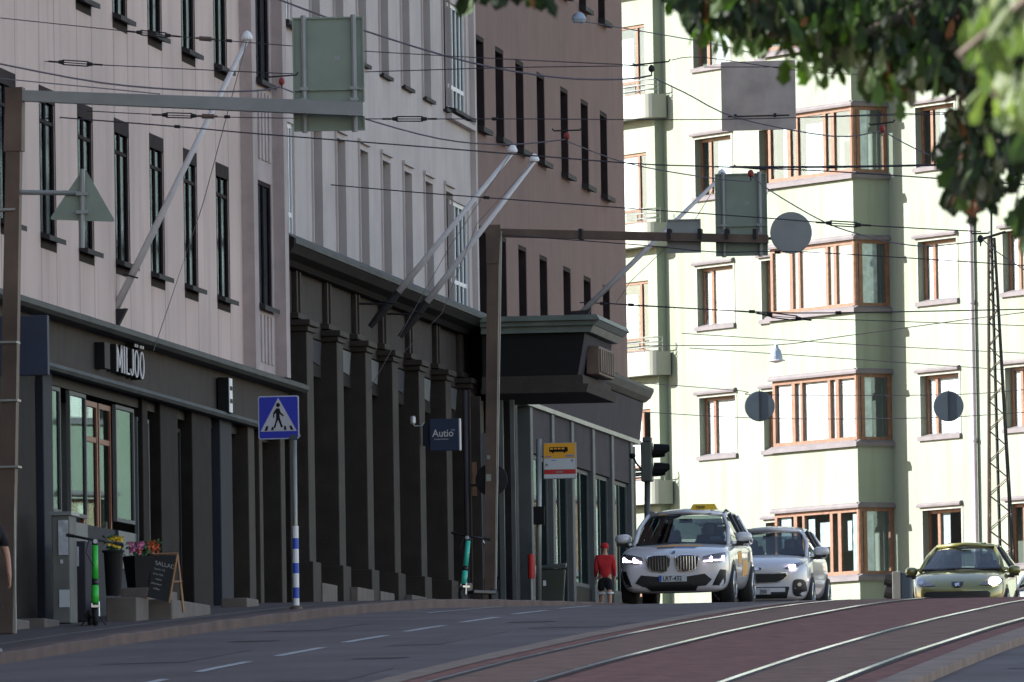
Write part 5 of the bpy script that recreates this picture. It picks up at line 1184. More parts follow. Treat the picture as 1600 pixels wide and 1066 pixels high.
mb = MB(); mb.fbox(fr, Wd*.05, Wd*.13, .007, .009, Hd*.35, Hd*.42); mb.fbox(fr, Wd*.38, Wd*.6, .007, .009, Hd*.16, Hd*.2); mb.build('small_print', 'sign_back_grey', f, base)
# litter bin
c = Vector((onY(865, 948, 160.5).x, 160.5, g(160.5)+.1)); t = thing('litter_bin', 'dark green wheeled litter bin with a lid beside the bus stop', 'bin', c)
fr = face_fr(c+Vector((-.23, -.25, 0)), .1)
mb = MB(); P = [fr.p(u, d, z) for z, k in ((0, .04), (.62, 0)) for (u, d) in ((k, -.5+k), (.46-k, -.5+k), (.46-k, -k), (k, -k))]
mb.add(P, [(0, 1, 2, 3), (7, 6, 5, 4), (0, 4, 5, 1), (1, 5, 6, 2), (2, 6, 7, 3), (3, 7, 4, 0)]); mb.build('bin_body', 'bin_green', t, c, bevel=.02)
mb = MB(); mb.add([fr.p(-.02, -.52, .7), fr.p(.48, -.52, .74), fr.p(.48, .03, .68), fr.p(-.02, .03, .64), fr.p(-.02, -.52, .64), fr.p(.48, -.52, .68), fr.p(.48, .03, .625), fr.p(-.02, .03, .625)], [(0, 1, 2, 3), (4, 7, 6, 5), (0, 4, 5, 1), (1, 5, 6, 2), (2, 6, 7, 3), (3, 7, 4, 0)]); mb.build('lid', 'bin_green', t, c, bevel=.01)
mb = MB(); mb.fbox(fr, .09, .14, .0, .008, .34, .43); mb.build('label_sticker', 'plate_white', t, c)
# dark red post by the bus stop pole
c = Vector((onY(831, 948, 160.2).x, 160.2, g(160.2)+.12)); t = thing('parking_post', 'short post with red upper part between bus stop pole and shop window', 'post', c)
mb = MB(); mb.tube([c, c+Vector((0, 0, .45))], .03, 8); mb.build('post_foot', 'pole_metal', t, c); mb = MB(); mb.tube([c+Vector((0, 0, .45)), c+Vector((0, 0, .86))], .06, 10); mb.build('post_top', 'red_paint', t, c, bevel=.01)
# traffic signals
def signal(label, px, py, Y, side, foot_px=None, m='signal_grey', cap=True):
    c = onY(px, py, Y); b = Vector((onY(foot_px or px, 945, Y).x, Y, g(Y))); t = thing('traffic_signal', label, 'traffic light', b)
    mb = MB(); mb.tube([b, c+Vector((-.01, 0, -.3))], .055, 10); mb.build('pole', 'signal_grey', t, b, smooth=True)
    mb = MB(); mb.box((c.x-.11, Y-.14, c.z-.36), (c.x+.09, Y+.14, c.z+.36)); mb.box((c.x-.08, Y-.1, c.z+.361), (c.x+.08, Y+.1, c.z+.45)); mb.build('housing', m, t, b, bevel=.02)
    for dz in (.2, -.14):
        o_ = Vector((c.x+side*.1, Y, c.z+dz)); mb = MB(); n = 12; vs = []; 
        for (dx, rr, cut) in ((0, .13, 0), (.12, .125, 0), (.27, .11, .06)):
            for k in range(n): a = 2*math.pi*k/n; vs.append(o_+Vector((side*(dx-(cut if math.sin(a) < 0 else -.02)), rr*math.cos(a), rr*math.sin(a))))
        fs = [(r*n+k, r*n+(k+1) % n, r*n+n+(k+1) % n, r*n+n+k) for r in range(2) for k in range(n)]+[tuple(range(n))]
        mb.add(vs, fs); v = mb.build('visor', 'black_paint', t, b)
        mb = MB(); mb.lathe(o_+Vector((side*.03, 0, 0)), [(.1, -.01), (.11, 0), (.09, .02)], 12, 'X'); mb.build('lens', 'slate_sign', v, b)
    if side > 0:
        mb = MB(); mb.tube([c+Vector((-.1, -.05, -.15)), c+Vector((-.2, -.05, -.02)), c+Vector((-.26, -.05, .1))], .018, 5); mb.lathe(c+Vector((-.27, -.05, .08)), [(.03, -.02), (.06, .03), (.05, .08)], 8); mb.build('push_button_arm', 'black_paint', t, b)
signal('dark traffic signal with two hooded lamps at the brown house corner', 1012, 722, 173, 1, 1010)
c = onY(1408, 915, 190); 
t = thing('traffic_signal', 'low grey signal box with two dark hoods facing left beside the green hatchback', 'traffic light', (c.x, 190, g(190)))
zb_, zt_ = onY(1408, 945, 190).z, onY(1408, 893, 190).z; xl, xm, xr = onY(1394, 900, 190).x, onY(1407, 900, 190).x, onY(1424, 900, 190).x
mb = MB(); mb.box((xl, 190, g(190)), (xm, 190.5, zt_)); mb.build('housing', 'cabinet_grey', t, t.location, bevel=.01)
mb = MB(); mb.box((xm+.005, 190.02, g(190)), (xr, 190.5, zt_-.02)); mb.build('housing_side', 'sign_back_blue', t, t.location, bevel=.01)
for zz in (906, 926):
    q = onY(1386, zz, 190); mb = MB(); mb.tube([q+Vector((-.05, .15, .02)), Vector((xl, 190.15, q.z-.02))], .12, 12, .14); mb.build('visor', 'black_paint', t, t.location)
# electric cabinet by the pink house
c = Vector((onY(98, 965, 119.3).x, 119.3, gs(119.3))); zt_ = onY(98, 806, 119.3).z
t = thing('utility_cabinet', 'narrow grey street cabinet with a faded poster beside the shop window', 'cabinet', c)
mb = MB(); mb.box((c.x-.11, 119.2, c.z), (c.x+.12, 119.7, zt_)); mb.build('cabinet_body', 'cabinet_grey', t, c, bevel=.015)
mb = MB(); mb.box((c.x-.14, 119.17, zt_+.002), (c.x+.15, 119.75, zt_+.05)); mb.build('cabinet_top', 'sign_back_grey', t, c)
mb = MB(); mb.box((c.x-.02, 119.18, zt_-.5), (c.x+.1, 119.195, zt_-.06)); mb.build('poster', 'poster', t, c)
mb = MB(); mb.box((c.x-.02, 119.185, c.z+.2), (c.x+.11, 119.197, c.z+.42)); mb.box((c.x+.0, 119.18, c.z+.75), (c.x+.03, 119.197, c.z+.8)); mb.build('hatch', 'plate_white', t, c)
c = Vector((onY(122, 965, 120.6).x, 120.6, gs(120.6))); t = thing('wall_box', 'low pale wall cabinet with intercom between cabinet and scooter', 'cabinet', c)
mb = MB(); mb.box((c.x-.15, 120.5, c.z), (c.x+.12, 120.9, c.z+1.02)); mb.build('box_body', 'fascia_blue', t, c, bevel=.01); mb = MB(); mb.box((c.x-.0, 120.47, c.z+.7), (c.x+.04, 120.495, c.z+.95)); mb.build('intercom', 'plate_white', t, c)
# stone steps
def step(px0, px1, py0, py1, Y, label, dy=1.):
    a = onY(px0, py1, Y); b = onY(px1, py0, Y); mb = MB(); zz = g(Y)-.1; mb.box((a.x, Y, zz), (b.x, Y+dy, b.z)); return solo(mb, 'entrance_step', 'step_stone', label, 'step', bevel=.015)
step(166, 213, 933, 957, 120.2, 'grey stone step under the first planter', .9); step(190, 232, 918, 940, 122.6, 'pale stone step below the flower tubs', 2.2); step(213, 268, 936, 957, 121.3, 'lowest stone step under the blackboard', 3.)
step(-5, 18, 966, 985, 115.5, 'stone step behind the foot of the left mast', 1.2); step(20, 70, 966, 978, 117, 'flat stone step at the far left wall', 1.); step(346, 386, 934, 950, 131, 'square stone block at the wall left of the crossing sign', 1.)
# planters
def planter(label, px, pyt, pyb, Y, r0, r1, fl, seed, square=False):
    c = Vector((onY(px, pyb, Y).x, Y, onY(px, pyb, Y).z)); zt_ = onY(px, pyt, Y).z-c.z
    t = thing('planter', label, 'planter', c, 'planters in front of the restaurant'); mb = MB()
    if square: mb.lathe(c, [(r0*1.2, 0), (r1*1.3, zt_), (r1*1.22, zt_), (r1*1.18, zt_-.05)], 4)
    else: mb.lathe(c, [(r0, 0), (r1, zt_*.95), (r1+.02, zt_*.95), (r1+.02, zt_), (r1-.02, zt_), (r1-.03, zt_-.05)], 20)
    mb.build('pot', 'black_paint', t, c)
    rr = random.Random(seed); mb = MB()
    for _ in range(130):
        a = rr.uniform(0, 6.28); q = c+Vector((math.cos(a)*r1*rr.uniform(0, 1.1), math.sin(a)*r1*rr.uniform(0, 1), zt_+rr.uniform(-.02, .18)*1.0)); s_ = rr.uniform(.02, .045)
        n = Vector((rr.uniform(-1, 1), rr.uniform(-1, 1), rr.uniform(-.4, 1))).normalized(); u = n.orthogonal().normalized(); v = n.cross(u)
        mb.quad(q-u*s_, q-v*s_*.5, q+u*s_, q+v*s_*.5)
    mb.build('foliage', 'soil_leaf', t, c, recalc=False)
    for (m_, dx, n_) in fl:
        mb = MB()
        for _ in range(n_):
            q = c+Vector((dx+rr.uniform(-.09, .09), rr.uniform(-.16, -.02), zt_+rr.uniform(.04, .17))); s_ = rr.uniform(.014, .03)
            for k in range(3):
                a = k*2.1; mb.quad(q, q+Vector((math.cos(a)*s_, -.01, math.sin(a)*s_)), q+Vector((math.cos(a+.7)*s_*1.3, 0, math.sin(a+.7)*s_*1.3)), q+Vector((math.cos(a+1.4)*s_, .01, math.sin(a+1.4)*s_)))
        mb.build('flowers', m_, t, c, recalc=False)
planter('tall round black planter with yellow flowers behind the green scooter', 178, 860, 931, 119.8, .10, .125, [('flower_yellow', .06, 26)], 1)
planter('black planter with pink flowers left of the blackboard', 215, 869, 921, 122.8, .11, .15, [('flower_pink', .0, 40), ('flower_orange', .14, 10)], 2, True)
planter('low black planter with orange flowers just behind the blackboard', 238, 866, 921, 123.9, .11, .13, [('flower_orange', .03, 14)], 3, True)
# blackboard
Y_ = 121.0; A = onY(231, 937, Y_); B_ = onY(272, 866, Y_); c = Vector((onY(258, 955, Y_).x, Y_, onY(258, 956, Y_).z)); t = thing('sandwich_board', 'restaurant blackboard with chalk writing on an orange wooden A-frame', 'sign board', c)
p0, p1, p2, p3 = onY(230, 933, Y_), onY(263, 941, Y_), onY(277, 868, Y_), onY(240, 868, Y_)
mb = MB(); dv = Vector((0, .03, 0)); mb.add([p0, p1, p2, p3, p0+dv, p1+dv, p2+dv, p3+dv], [(0, 1, 2, 3), (4, 7, 6, 5), (0, 4, 5, 1), (1, 5, 6, 2), (2, 6, 7, 3), (3, 7, 4, 0)]); f = mb.build('board', 'blackboard', t, c)
mb = MB(); mb.tube([onY(277, 866, Y_), onY(264, 942, Y_)], .016, 4); mb.tube([onY(240, 866, Y_+.01), onY(278, 865, Y_+.01)], .014, 4); mb.tube([onY(277, 866, Y_+.3), onY(287, 957, Y_+.3)], .018, 4); mb.tube([onY(272, 909, Y_+.1), onY(284, 909, Y_+.3)], .012, 4); mb.build('frame', 'tan_wood', t, c)
mb = MB(); mb.tube([p0, onY(229, 940, Y_)], .014, 4); mb.build('foot', 'tan_wood', t, c)
ux = (p1-p0).normalized(); uz = (p3-p0).normalized(); frb = Fr(Vector(p0), ux, (0, -1, 0))
rr = random.Random(9)
for i, (tx, sz, dx) in enumerate((("SALLAD", .075, .02), ("lunch 12", .04, .02), ("soup fish", .038, .01), ("menu", .038, .05), ("wine beer", .036, .0), ("coffee", .036, .04))):
    v = .43-.062*i; P_ = Fr(Vector(p0)+uz*v, ux, (0, -1, 0)); textmesh(tx, P_, dx+.02, 0, .004, sz, .003).build('chalk_writing', 'chalk', f, c)
# two electric scooters seen from the front
def scooter(label, px, py, Y, m, h, yaw, lean=0.):
    b = Vector((onY(px, py, Y).x, Y, gs(Y))); t = thing('electric_scooter', label, 'scooter', b, rz=yaw)
    r_ = .115
    mb = MB(); mb.lathe(Vector((0, 0, r_)), [(r_*.55, -.028), (r_*.9, -.03), (r_, -.012), (r_, .012), (r_*.9, .03), (r_*.55, .028)], 24, 'X'); w_ = mb.build('front_wheel', 'rubber', t, smooth=True)
    mb = MB(); mb.lathe(Vector((0, 0, r_)), [(.02, -.035), (r_*.56, -.02), (r_*.56, .02), (.02, .035)], 14, 'X'); mb.build('hub', 'dark_metal', w_)
    mb = MB(); mb.lathe(Vector((0, .95, r_)), [(r_*.55, -.028), (r_*.9, -.03), (r_, -.012), (r_, .012), (r_*.9, .03), (r_*.55, .028)], 24, 'X'); mb.build('rear_wheel', 'rubber', t, smooth=True)
    mb = MB(); mb.box((-.055, -.1, r_*1.95), (.055, .12, r_*2.2)); mb.tube([(-.045, 0, r_), (-.045, .02, r_*2.6)], .014, 6); mb.tube([(.045, 0, r_), (.045, .02, r_*2.6)], .014, 6); mb.build('fork', 'alloy', t)
    mb = MB(); mb.box((-.085, .2, .13), (.085, .9, .19)); mb.box((-.04, .05, .16), (.04, .24, .3)); mb.build('deck', 'car_black', t, bevel=.015)
    L0, L1 = Vector((0, .02, .28)), Vector((.02, .16, h-.1))
    mb = MB(); mb.tube([L0, L0.lerp(L1, .28)], .05, 10, .046); mb.build('lower_stem', m, t, smooth=True)
    mb = MB(); mb.tube([L0.lerp(L1, .28), L0.lerp(L1, .38)], .04, 10); mb.build('stem_joint', 'car_black', t, smooth=True)
    mb = MB(); mb.tube([L0.lerp(L1, .38), L0.lerp(L1, .92)], .042, 10, .038); mb.build('upper_stem', m, t, smooth=True)
    mb = MB(); mb.tube([L0.lerp(L1, .92), L1], .035, 8); mb.tube([L1+Vector((-.25, .06, .06)), L1+Vector((-.08, 0, .02)), L1+Vector((.08, 0, -.0)), L1+Vector((.25, .06, -.03))], .016, 8); mb.build('handlebar', 'car_black', t, smooth=True)
    for sx in (-1, 1): mb = MB(); e = L1+Vector((sx*.25, .06, .015-sx*.045)); mb.tube([e, e+Vector((sx*.1, .03, -.02*sx))], .022, 8); mb.build('grip', 'rubber', t)
    mb = MB(); mb.tube([L1+Vector((0, -.03, -.01)), L1+Vector((0, -.06, -.01))], .028, 10); mb.build('front_lamp', 'plate_white', t)
    mb = MB(); mb.tube([(.06, .3, .14), (.16, .33, .005)], .01, 5); mb.tube([(-.06, .3, .14), (-.16, .33, .005)], .01, 5); mb.build('kickstand', 'dark_metal', t)
    mb = MB(); mb.tube([L1+Vector((-.08, -.01, 0)), L1+Vector((-.12, -.05, -.15)), L0.lerp(L1, .6)+Vector((-.02, -.05, 0))], .006, 5); mb.build('brake_cable', 'car_black', t)
scooter('bright green electric scooter parked by the black planters', 149, 970, 117.3, 'scooter_green', 1.16, R(14))
scooter('turquoise electric scooter leaning against the dark colonnade', 724, 943, 149.5, 'scooter_mint', 1.12, R(-22))
# sign post behind the colonnade end, orange strip poster on the pipe
c = onY(740, 945, 157.5); t = thing('downpipe', 'grey rain pipe with an orange strip at the end of the colonnade', 'pipe', (c.x, 157.5, g(157.5)+.12))
mb = MB(); mb.tube([(c.x-.09, 157.5, t.location.z), (c.x-.09, 157.5, 8.2)], .04, 8); mb.build('pipe', 'fascia_blue', t, t.location, smooth=True)
mb = MB(); mb.box((c.x, 157.5, t.location.z), (c.x+.16, 157.6, 8.1)); mb.build('side_panel', 'pier_stone', t, t.location)
mb = MB(); a, b = onY(738, 775, 157.45), onY(744, 722, 157.45); mb.box((a.x, 157.46, a.z), (b.x, 157.49, b.z)); mb.build('orange_strip', 'wood_orange', t, t.location)

# ------------------------------------------------------------------ people
def skin_body(name, joints, edges, mats, par, sub=2):
    """joints: name->(pos, radius); one continuous skinned surface"""
    names = list(joints); me = bpy.data.meshes.new(name); me.from_pydata([joints[n][0] for n in names], [(names.index(a), names.index(b)) for a, b in edges], [])
    o = bpy.data.objects.new(name, me); COL.objects.link(o); sk = o.modifiers.new('sk', 'SKIN'); sk.use_smooth_shade = True
    for i, n in enumerate(names):
        r = joints[n][1]; me.skin_vertices[0].data[i].radius = r if isinstance(r, tuple) else (r, r)
    me.skin_vertices[0].data[0].use_root = True
    s_ = o.modifiers.new('s', 'SUBSURF'); s_.levels = s_.render_levels = sub; apply_mods(o)
    for m_ in mats: o.data.materials.append(M[m_])
    o.data.polygons.foreach_set('use_smooth', [True]*len(o.data.polygons)); o.parent = par; return o
def person(label, loc, H, top, bottom, rz, cap=None, shoes='shoe', swing=.1, arm=.12, sleeve=True):
    """walking/standing adult seen from behind or front, facing -Y locally"""
    t = thing('person', label, 'person', loc, rz=rz); k = H/1.75
    def v(x, y, z): return (x*k, y*k, z*k)
    J = {'pel': (v(0, 0, .93), (.15*k, .11*k)), 'wai': (v(0, 0, 1.08), (.135*k, .1*k)), 'che': (v(0, .0, 1.28), (.165*k, .115*k)), 'nec': (v(0, 0, 1.46), (.075*k, .07*k)), 'hea0': (v(0, -.01, 1.53), .055*k), 'hea1': (v(0, -.015, 1.6), (.078*k, .09*k)), 'hea2': (v(0, -.01, 1.68), (.072*k, .085*k))}
    E_ = [('pel', 'wai'), ('wai', 'che'), ('che', 'nec'), ('nec', 'hea0'), ('hea0', 'hea1'), ('hea1', 'hea2')]
    for s_, n in ((1, 'r'), (-1, 'l')):
        sw = swing*s_
        J.update({'sh'+n: (v(.19*s_, 0, 1.40), .055*k), 'el'+n: (v((.25+arm*.3)*s_, .03, 1.13), .042*k), 'wr'+n: (v((.25+arm*.2)*s_, -.08-abs(sw)*.3, .91), .028*k), 'pa'+n: (v((.25+arm*.15)*s_, -.1-abs(sw)*.3, .83), (.02*k, .038*k)),
                  'hi'+n: (v(.095*s_, 0, .88), .085*k), 'kn'+n: (v(.1*s_, -sw*.6, .49), .06*k), 'an'+n: (v(.1*s_, -sw+.03, .09), .04*k), 'to'+n: (v(.11*s_, -sw-.12, .035), (.04*k, .03*k))})
        E_ += [('che', 'sh'+n), ('sh'+n, 'el'+n), ('el'+n, 'wr'+n), ('wr'+n, 'pa'+n), ('pel', 'hi'+n), ('hi'+n, 'kn'+n), ('kn'+n, 'an'+n), ('an'+n, 'to'+n)]
        for i, dx in enumerate((-.03, -.01, .01, .03)):
            f0, f1 = 'f%d%s' % (i, n), 'g%d%s' % (i, n); px_, py_, pz_ = J['pa'+n][0]
            J[f0] = ((px_+.004*k*s_, py_+dx*k, pz_-.05*k), .0095*k); J[f1] = ((px_-.012*k*s_, py_+dx*k*1.05-.005, pz_-(.085+.008*(i in (1, 2)))*k), .008*k); E_ += [('pa'+n, f0), (f0, f1)]
        px_, py_, pz_ = J['wr'+n][0]; J['th'+n] = ((px_, py_-.045*k, pz_-.05*k), .0105*k); J['ti'+n] = ((px_-.01*s_*k, py_-.055*k, pz_-.085*k), .009*k); E_ += [('wr'+n, 'th'+n), ('th'+n, 'ti'+n)]
    body = skin_body('body', J, E_, ['skin'], t, 1)
    def cloth(name, m, jn, ed, grow, over={}):
        JJ = {}
        for n in jn:
            p, r = J[n]; r = r if isinstance(r, tuple) else (r, r); JJ[n] = (p, (r[0]+grow*k, r[1]+grow*k))
        JJ.update(over); skin_body(name, JJ, ed, [m], t, 2)
    ov = {}
    for n, s_ in (('r', 1), ('l', -1)):
        if sleeve:
            w_ = J['wr'+n][0]; ov['cu'+n] = ((w_[0], w_[1]+.01, w_[2]+.03*k), (.042*k, .042*k))
        else:
            e_ = J['el'+n][0]; ov['cu'+n] = ((e_[0]*.97, e_[1], e_[2]+.07*k), (.06*k, .06*k))
    ov['hem'] = (v(0, 0, .86), (.17*k, .13*k))
    ed = [('che', 'wai'), ('wai', 'hem'), ('che', 'shr'), ('che', 'shl')]+([('shr', 'elr'), ('elr', 'cur'), ('shl', 'ell'), ('ell', 'cul')] if sleeve else [('shr', 'cur'), ('shl', 'cul')])
    ov['col'] = (v(0, 0, 1.45), (.085*k, .08*k)); ed.append(('che', 'col'))
    cloth('shirt', top, ['che', 'wai', 'shr', 'shl']+(['elr', 'ell'] if sleeve else []), ed, .018, ov)
    ov2 = {'wst': (v(0, 0, .98), (.16*k, .12*k))}; ed2 = [('pel', 'wst')]
    for n in 'rl':
        h_, kk = Vector(J['hi'+n][0]), Vector(J['kn'+n][0]); ov2['sk'+n] = (tuple(h_.lerp(kk, .78)), (.095*k, .095*k)); ed2 += [('pel', 'hi'+n), ('hi'+n, 'sk'+n)]
    cloth('shorts', bottom, ['pel', 'hir', 'hil'], ed2, .02, ov2)
    for n in 'rl':
        h_, kk = Vector(J['hi'+n][0]), Vector(J['kn'+n][0]); q = h_.lerp(kk, .88); mb = MB(); mb.tube([q+Vector((0, 0, .02)), q-Vector((0, 0, .012))], .1*k, 14); mb.build('shorts_hem', 'white_paint' if cap else bottom, t, smooth=False)
        a_ = Vector(J['an'+n][0]); mb = MB(); vs = []
        mb.lathe(a_+Vector((0, -.04*k, -.09*k)), [(.045*k, 0), (.055*k, .02), (.05*k, .05), (.045*k, .1*k)], 12); o_ = mb.build('shoe', shoes, t, smooth=True)
        mb = MB(); mb.box((a_.x-.045*k, a_.y-.2*k, .002), (a_.x+.045*k, a_.y+.05*k, .06*k)); mb.build('shoe_sole', shoes, o_, bevel=.02)
    hc = Vector(v(0, -.012, 1.63)); mb = MB()
    for i in range(9):
        pass
    prof = [(.001, .125), (.05, .118), (.085, .09), (.1, .04), (.1, -.0), (.092, -.05 if not cap else -.01)]
    mb.lathe(hc, [(a*k, b*k) for a, b in reversed(prof)], 18); mb.build('cap' if cap else 'hair', cap or 'cloth_black', t, smooth=True)
    if cap: mb = MB(); mb.add([hc+Vector((-.075*k, -.08*k, .01*k)), hc+Vector((.075*k, -.08*k, .01*k)), hc+Vector((.05*k, -.18*k, -.005*k)), hc+Vector((-.05*k, -.18*k, -.005*k)), hc+Vector((-.075*k, -.08*k, .022*k)), hc+Vector((.075*k, -.08*k, .022*k)), hc+Vector((.05*k, -.18*k, .006*k)), hc+Vector((-.05*k, -.18*k, .006*k))], [(0, 1, 2, 3), (4, 7, 6, 5), (0, 4, 5, 1), (1, 5, 6, 2), (2, 6, 7, 3), (3, 7, 4, 0)]); mb.build('cap_peak', cap, t)
    # face
    mb = MB()
    for s_ in (1, -1): mb.lathe(Vector(v(.03*s_, -.1, 1.61)), [(.008*k, -.004), (.011*k, 0), (.008*k, .006)], 8, 'Y')
    mb.build('eyes', 'cloth_black', t)
    mb = MB(); mb.add([Vector(v(-.013, -.1, 1.575)), Vector(v(.013, -.1, 1.575)), Vector(v(0, -.125, 1.577)), Vector(v(0, -.1, 1.615))], [(0, 1, 2), (0, 2, 3), (1, 3, 2), (0, 3, 1)]); mb.build('nose', 'skin', t)
    mb = MB(); mb.box(v(-.025, -.098, 1.545), v(.025, -.09, 1.552)); mb.build('mouth', 'flower_pink', t)
    for s_ in (1, -1): mb = MB(); mb.lathe(Vector(v(.083*s_, .0, 1.6)), [(.012*k, -.008), (.022*k, 0), (.012*k, .008)], 8, 'X'); mb.build('ear', 'skin', t, smooth=True)
    return t
YP = 170.; xp = onY(946, 930, YP).x
person('person in a red long-sleeved shirt, red cap and black shorts walking away beside the taxi', (xp, YP, g(YP)-.0), 1.3, 'cloth_red', 'cloth_black', R(180+8), cap='cloth_red', swing=.14, arm=-.12)
YQ = 105.; xq = onY(-25, 950, YQ).x
person('person in a black T-shirt cut off by the left edge with one bare forearm showing', (xq, YQ, g(YQ)+.1), 1.72, 'cloth_black', 'cloth_black', R(25), swing=.1, arm=.12, sleeve=False)

# ------------------------------------------------------------------ trees hanging into the top right
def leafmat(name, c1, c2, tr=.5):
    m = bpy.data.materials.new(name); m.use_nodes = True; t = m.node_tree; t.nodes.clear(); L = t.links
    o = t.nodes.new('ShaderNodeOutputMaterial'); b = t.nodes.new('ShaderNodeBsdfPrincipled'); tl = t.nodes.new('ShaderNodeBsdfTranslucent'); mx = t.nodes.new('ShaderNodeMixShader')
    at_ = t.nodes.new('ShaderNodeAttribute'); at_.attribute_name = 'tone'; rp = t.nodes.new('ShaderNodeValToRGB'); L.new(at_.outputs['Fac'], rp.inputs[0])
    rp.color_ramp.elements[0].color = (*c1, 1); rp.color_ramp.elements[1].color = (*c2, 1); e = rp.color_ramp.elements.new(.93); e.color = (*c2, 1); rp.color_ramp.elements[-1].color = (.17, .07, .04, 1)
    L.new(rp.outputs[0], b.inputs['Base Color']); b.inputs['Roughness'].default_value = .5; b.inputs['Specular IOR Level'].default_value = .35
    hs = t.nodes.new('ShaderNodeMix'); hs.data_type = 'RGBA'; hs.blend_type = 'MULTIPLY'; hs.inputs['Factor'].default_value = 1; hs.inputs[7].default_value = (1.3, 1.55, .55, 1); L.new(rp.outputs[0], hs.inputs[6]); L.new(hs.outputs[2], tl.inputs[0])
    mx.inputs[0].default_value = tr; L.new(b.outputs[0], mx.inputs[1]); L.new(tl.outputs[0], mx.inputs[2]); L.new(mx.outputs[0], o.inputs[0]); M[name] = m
leafmat('leaf', (.006, .016, .005), (.065, .13, .022), .3)
leafmat('leaf_sunlit', (.04, .07, .025), (.16, .2, .075), .4)  # paler copy of leaf with sunlight put into its colour
def leaf(mb, tones, p, size, rr, tone):
    # hanging lobed leaf: ten-point outline with a folded midrib
    dn = Vector((rr.gauss(0, .35), rr.gauss(0, .35), -1)).normalized(); a = rr.uniform(0, 6.28)
    n = (Vector((math.cos(a), math.sin(a), rr.uniform(-.5, .7)))).normalized(); u = dn.cross(n).normalized(); n = u.cross(dn)
    s = size; k = rr.uniform(.7, 1.2)
    out = [(0, 0), (.10, .12), (.20, .34), (.27, .55), (.24, .74), (.11, .9), (0, 1.0)]
    lb = rr.uniform(0, .12); out = [(x*(1+(lb*4 if i_ in (2, 4) else -lb*3 if i_ == 3 else 0)), y) for i_, (x, y) in enumerate(out)]; s *= rr.choice((.75, 1, 1, 1.15))
    vs = [p+dn*(y*s) + n*(-.12*s*math.sin(y*2.5)) for y in (0, .5, 1.)]
    base = len(mb.v); L_ = [p+dn*(y*s)+u*(x*s*k)+n*(.10*s*x-.12*s*math.sin(y*2.5)) for x, y in out]; R_ = [p+dn*(y*s)-u*(x*s*k)+n*(.10*s*x-.12*s*math.sin(y*2.5)) for x, y in out[1:-1]]
    mb.v += [tuple(q) for q in L_+R_]
    mb.f += [tuple(base+i for i in range(7)), (base, base+6, base+11, base+10, base+9, base+8, base+7)]; mb.mi += [0, 0]; tones += [tone, tone]
def tree(label, trunk, clumps, D, seed, size, limbs, extra=(), mult=2.1, lm='leaf'):
    rr = random.Random(seed); t = thing('tree', label, 'tree', trunk)
    mb = MB(); T0 = Vector(trunk); top = T0+Vector((-.3, .2, 5.2)); mb.tube([T0+Vector((0, 0, -.2)), T0+Vector((.02, 0, 1)), T0+Vector((-.1, .05, 3)), top], .2, 12, .12)
    tk = mb.build('trunk', 'bark', t, T0, smooth=True)
    for L_ in limbs: mb = MB(); P = smooth([Vector(q) for q in L_], 4); mb.tube(P, .06, 7, .008); mb.build('limb', 'bark', tk, T0, smooth=True)
    mb = MB(); tones = []; tw = MB()
    for (px, py, rx, ry, n, br) in clumps:  # br shifts the leaf tone, painting in sunlit and shaded clumps
        for _ in range(int(n*mult)):
            a = rr.uniform(0, 6.28); q = math.sqrt(rr.uniform(0, 1)); Y = D+rr.gauss(0, .5)
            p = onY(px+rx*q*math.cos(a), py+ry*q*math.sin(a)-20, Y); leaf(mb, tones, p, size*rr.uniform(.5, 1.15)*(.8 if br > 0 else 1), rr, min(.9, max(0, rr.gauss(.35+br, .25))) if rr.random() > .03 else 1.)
        for _ in range(max(1, n//14)):
            p = onY(px+rr.uniform(-rx, rx)*.7, py+rr.uniform(-ry, ry)*.5-30, D+rr.gauss(0, .3)); tw.tube([p, p+Vector((rr.uniform(-.1, .1), 0, .12)), p+Vector((rr.uniform(.05, .35), 0, .35))], .006, 4, .014)
    for (c, rx, rz, n) in extra:      # unseen rest of the crown, with clumps added to shade the visible leaves
        for _ in range(n):
            d = Vector((rr.gauss(0, 1), rr.gauss(0, 1), rr.gauss(0, 1))).normalized()*rr.uniform(.4, 1)**.5; leaf(mb, tones, Vector(c)+Vector((d.x*rx, d.y*rx, d.z*rz)), size*rr.uniform(.9, 1.6), rr, rr.uniform(0, 1))
    o = mb.build('crown', lm, t, T0, recalc=False); at_ = o.data.attributes.new('tone', 'FLOAT', 'FACE'); at_.data.foreach_set('value', tones)
    tw.build('twigs', 'bark', t, T0)
    return t
D1 = 42.
lim1 = [[(1.3, 43, 5.2), tuple(onY(1700, -150, 42.6)), tuple(onY(1560, -60, 42)), tuple(onY(1420, -20, 41.8)), tuple(onY(1150, 0, 42))], [(1.3, 43, 4.6), tuple(onY(1800, 60, 42.3)), tuple(onY(1640, 120, 42)), tuple(onY(1530, 180, 42))],
        [tuple(onY(1420, -20, 41.8)), tuple(onY(1330, 5, 42.)), tuple(onY(1250, 40, 42.)), tuple(onY(1190, 60, 42))], [tuple(onY(1560, -60, 42)), tuple(onY(1420, 20, 41.6)), tuple(onY(1330, 60, 41.4))], [tuple(onY(1420, -20, 41.8)), tuple(onY(1100, -90, 42)), tuple(onY(800, -40, 42)), tuple(onY(735, -5, 42))]]
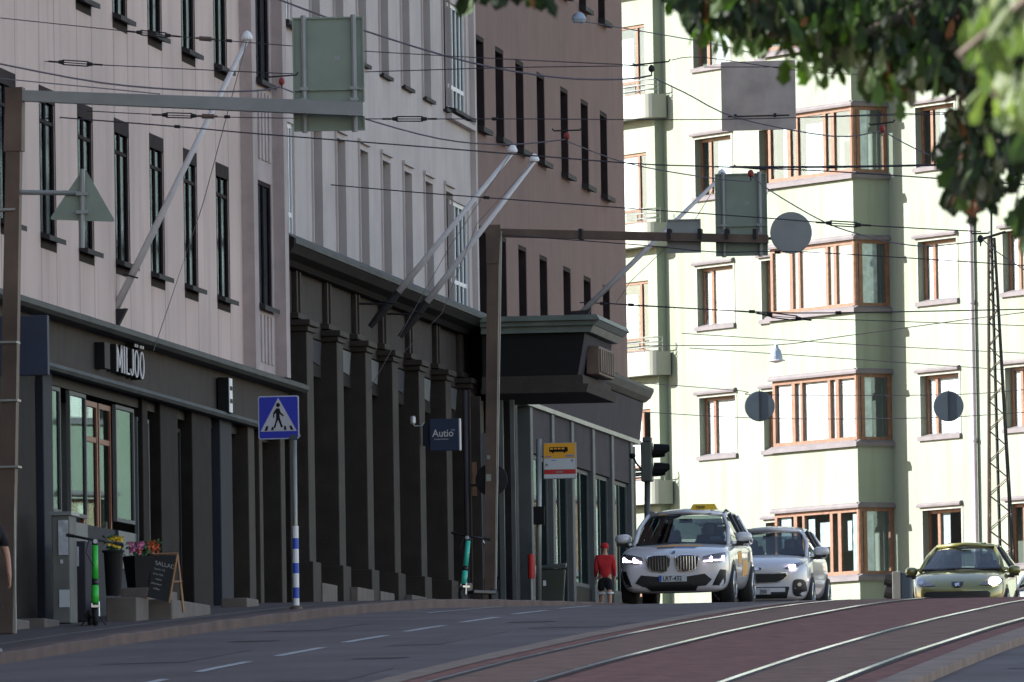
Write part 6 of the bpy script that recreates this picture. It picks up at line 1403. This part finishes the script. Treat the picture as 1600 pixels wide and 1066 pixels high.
cl1 = [(1095, 8, 42, 34, 70, -.3), (1150, 20, 50, 28, 70, -.3), (1210, 10, 50, 40, 70, -.2), (1130, 62, 40, 22, 16, .3), (1215, 55, 60, 30, 45, .2), (1245, 95, 26, 30, 9, .5), (1290, 58, 50, 44, 66, .1), (1290, 118, 26, 20, 8, .2), (1350, 50, 55, 52, 100, 0), (1375, 130, 32, 36, 30, .2), (1300, -10, 160, 34, 120, -.2),
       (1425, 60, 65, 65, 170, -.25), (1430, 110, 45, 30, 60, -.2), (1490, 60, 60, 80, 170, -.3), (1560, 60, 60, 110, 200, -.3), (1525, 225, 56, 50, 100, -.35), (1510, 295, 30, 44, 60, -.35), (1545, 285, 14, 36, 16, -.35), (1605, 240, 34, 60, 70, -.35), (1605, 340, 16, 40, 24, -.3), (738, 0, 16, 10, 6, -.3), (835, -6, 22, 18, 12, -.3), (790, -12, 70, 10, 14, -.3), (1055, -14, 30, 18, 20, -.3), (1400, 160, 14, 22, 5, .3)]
tree('broad-leaved tree whose dark hanging foliage fills the top right', (2.2, 43.5, g(43.5)+.0), cl1, D1, 5, .118, lim1, extra=[((1.0, 43.5, 6.3), 3.2, 2.0, 2600), ((-3.0, 43.2, 5.9), 2.4, 1.2, 1300), ((-7.0, 42.4, 5.05), 2.5, .85, 3200), ((-4.2, 42.2, 5.0), 1.6, .8, 1500)])  # leftmost extra clumps are added out of view to shade the foliage
D2 = 26.
cl2 = [(1555, 50, 50, 60, 20, .1), (1575, 130, 50, 50, 17, .2), (1545, 190, 26, 40, 6, .3), (1610, 20, 60, 80, 26, -.1), (1620, 190, 24, 60, 9, 0)]
tree('nearer tree with sunlit yellow-green leaves at the right edge', (2.6, 27.5, g(27.5)+.0), cl2, D2, 8, .13, [[(2.6, 27.5, 2.6), tuple(onY(2000, -100, 26.5)), tuple(onY(1750, 0, 26.2)), tuple(onY(1600, 60, 26))]], extra=[((2.9, 27.8, 4.8), 1.9, 1.5, 900)], lm='leaf_sunlit', mult=1.3)
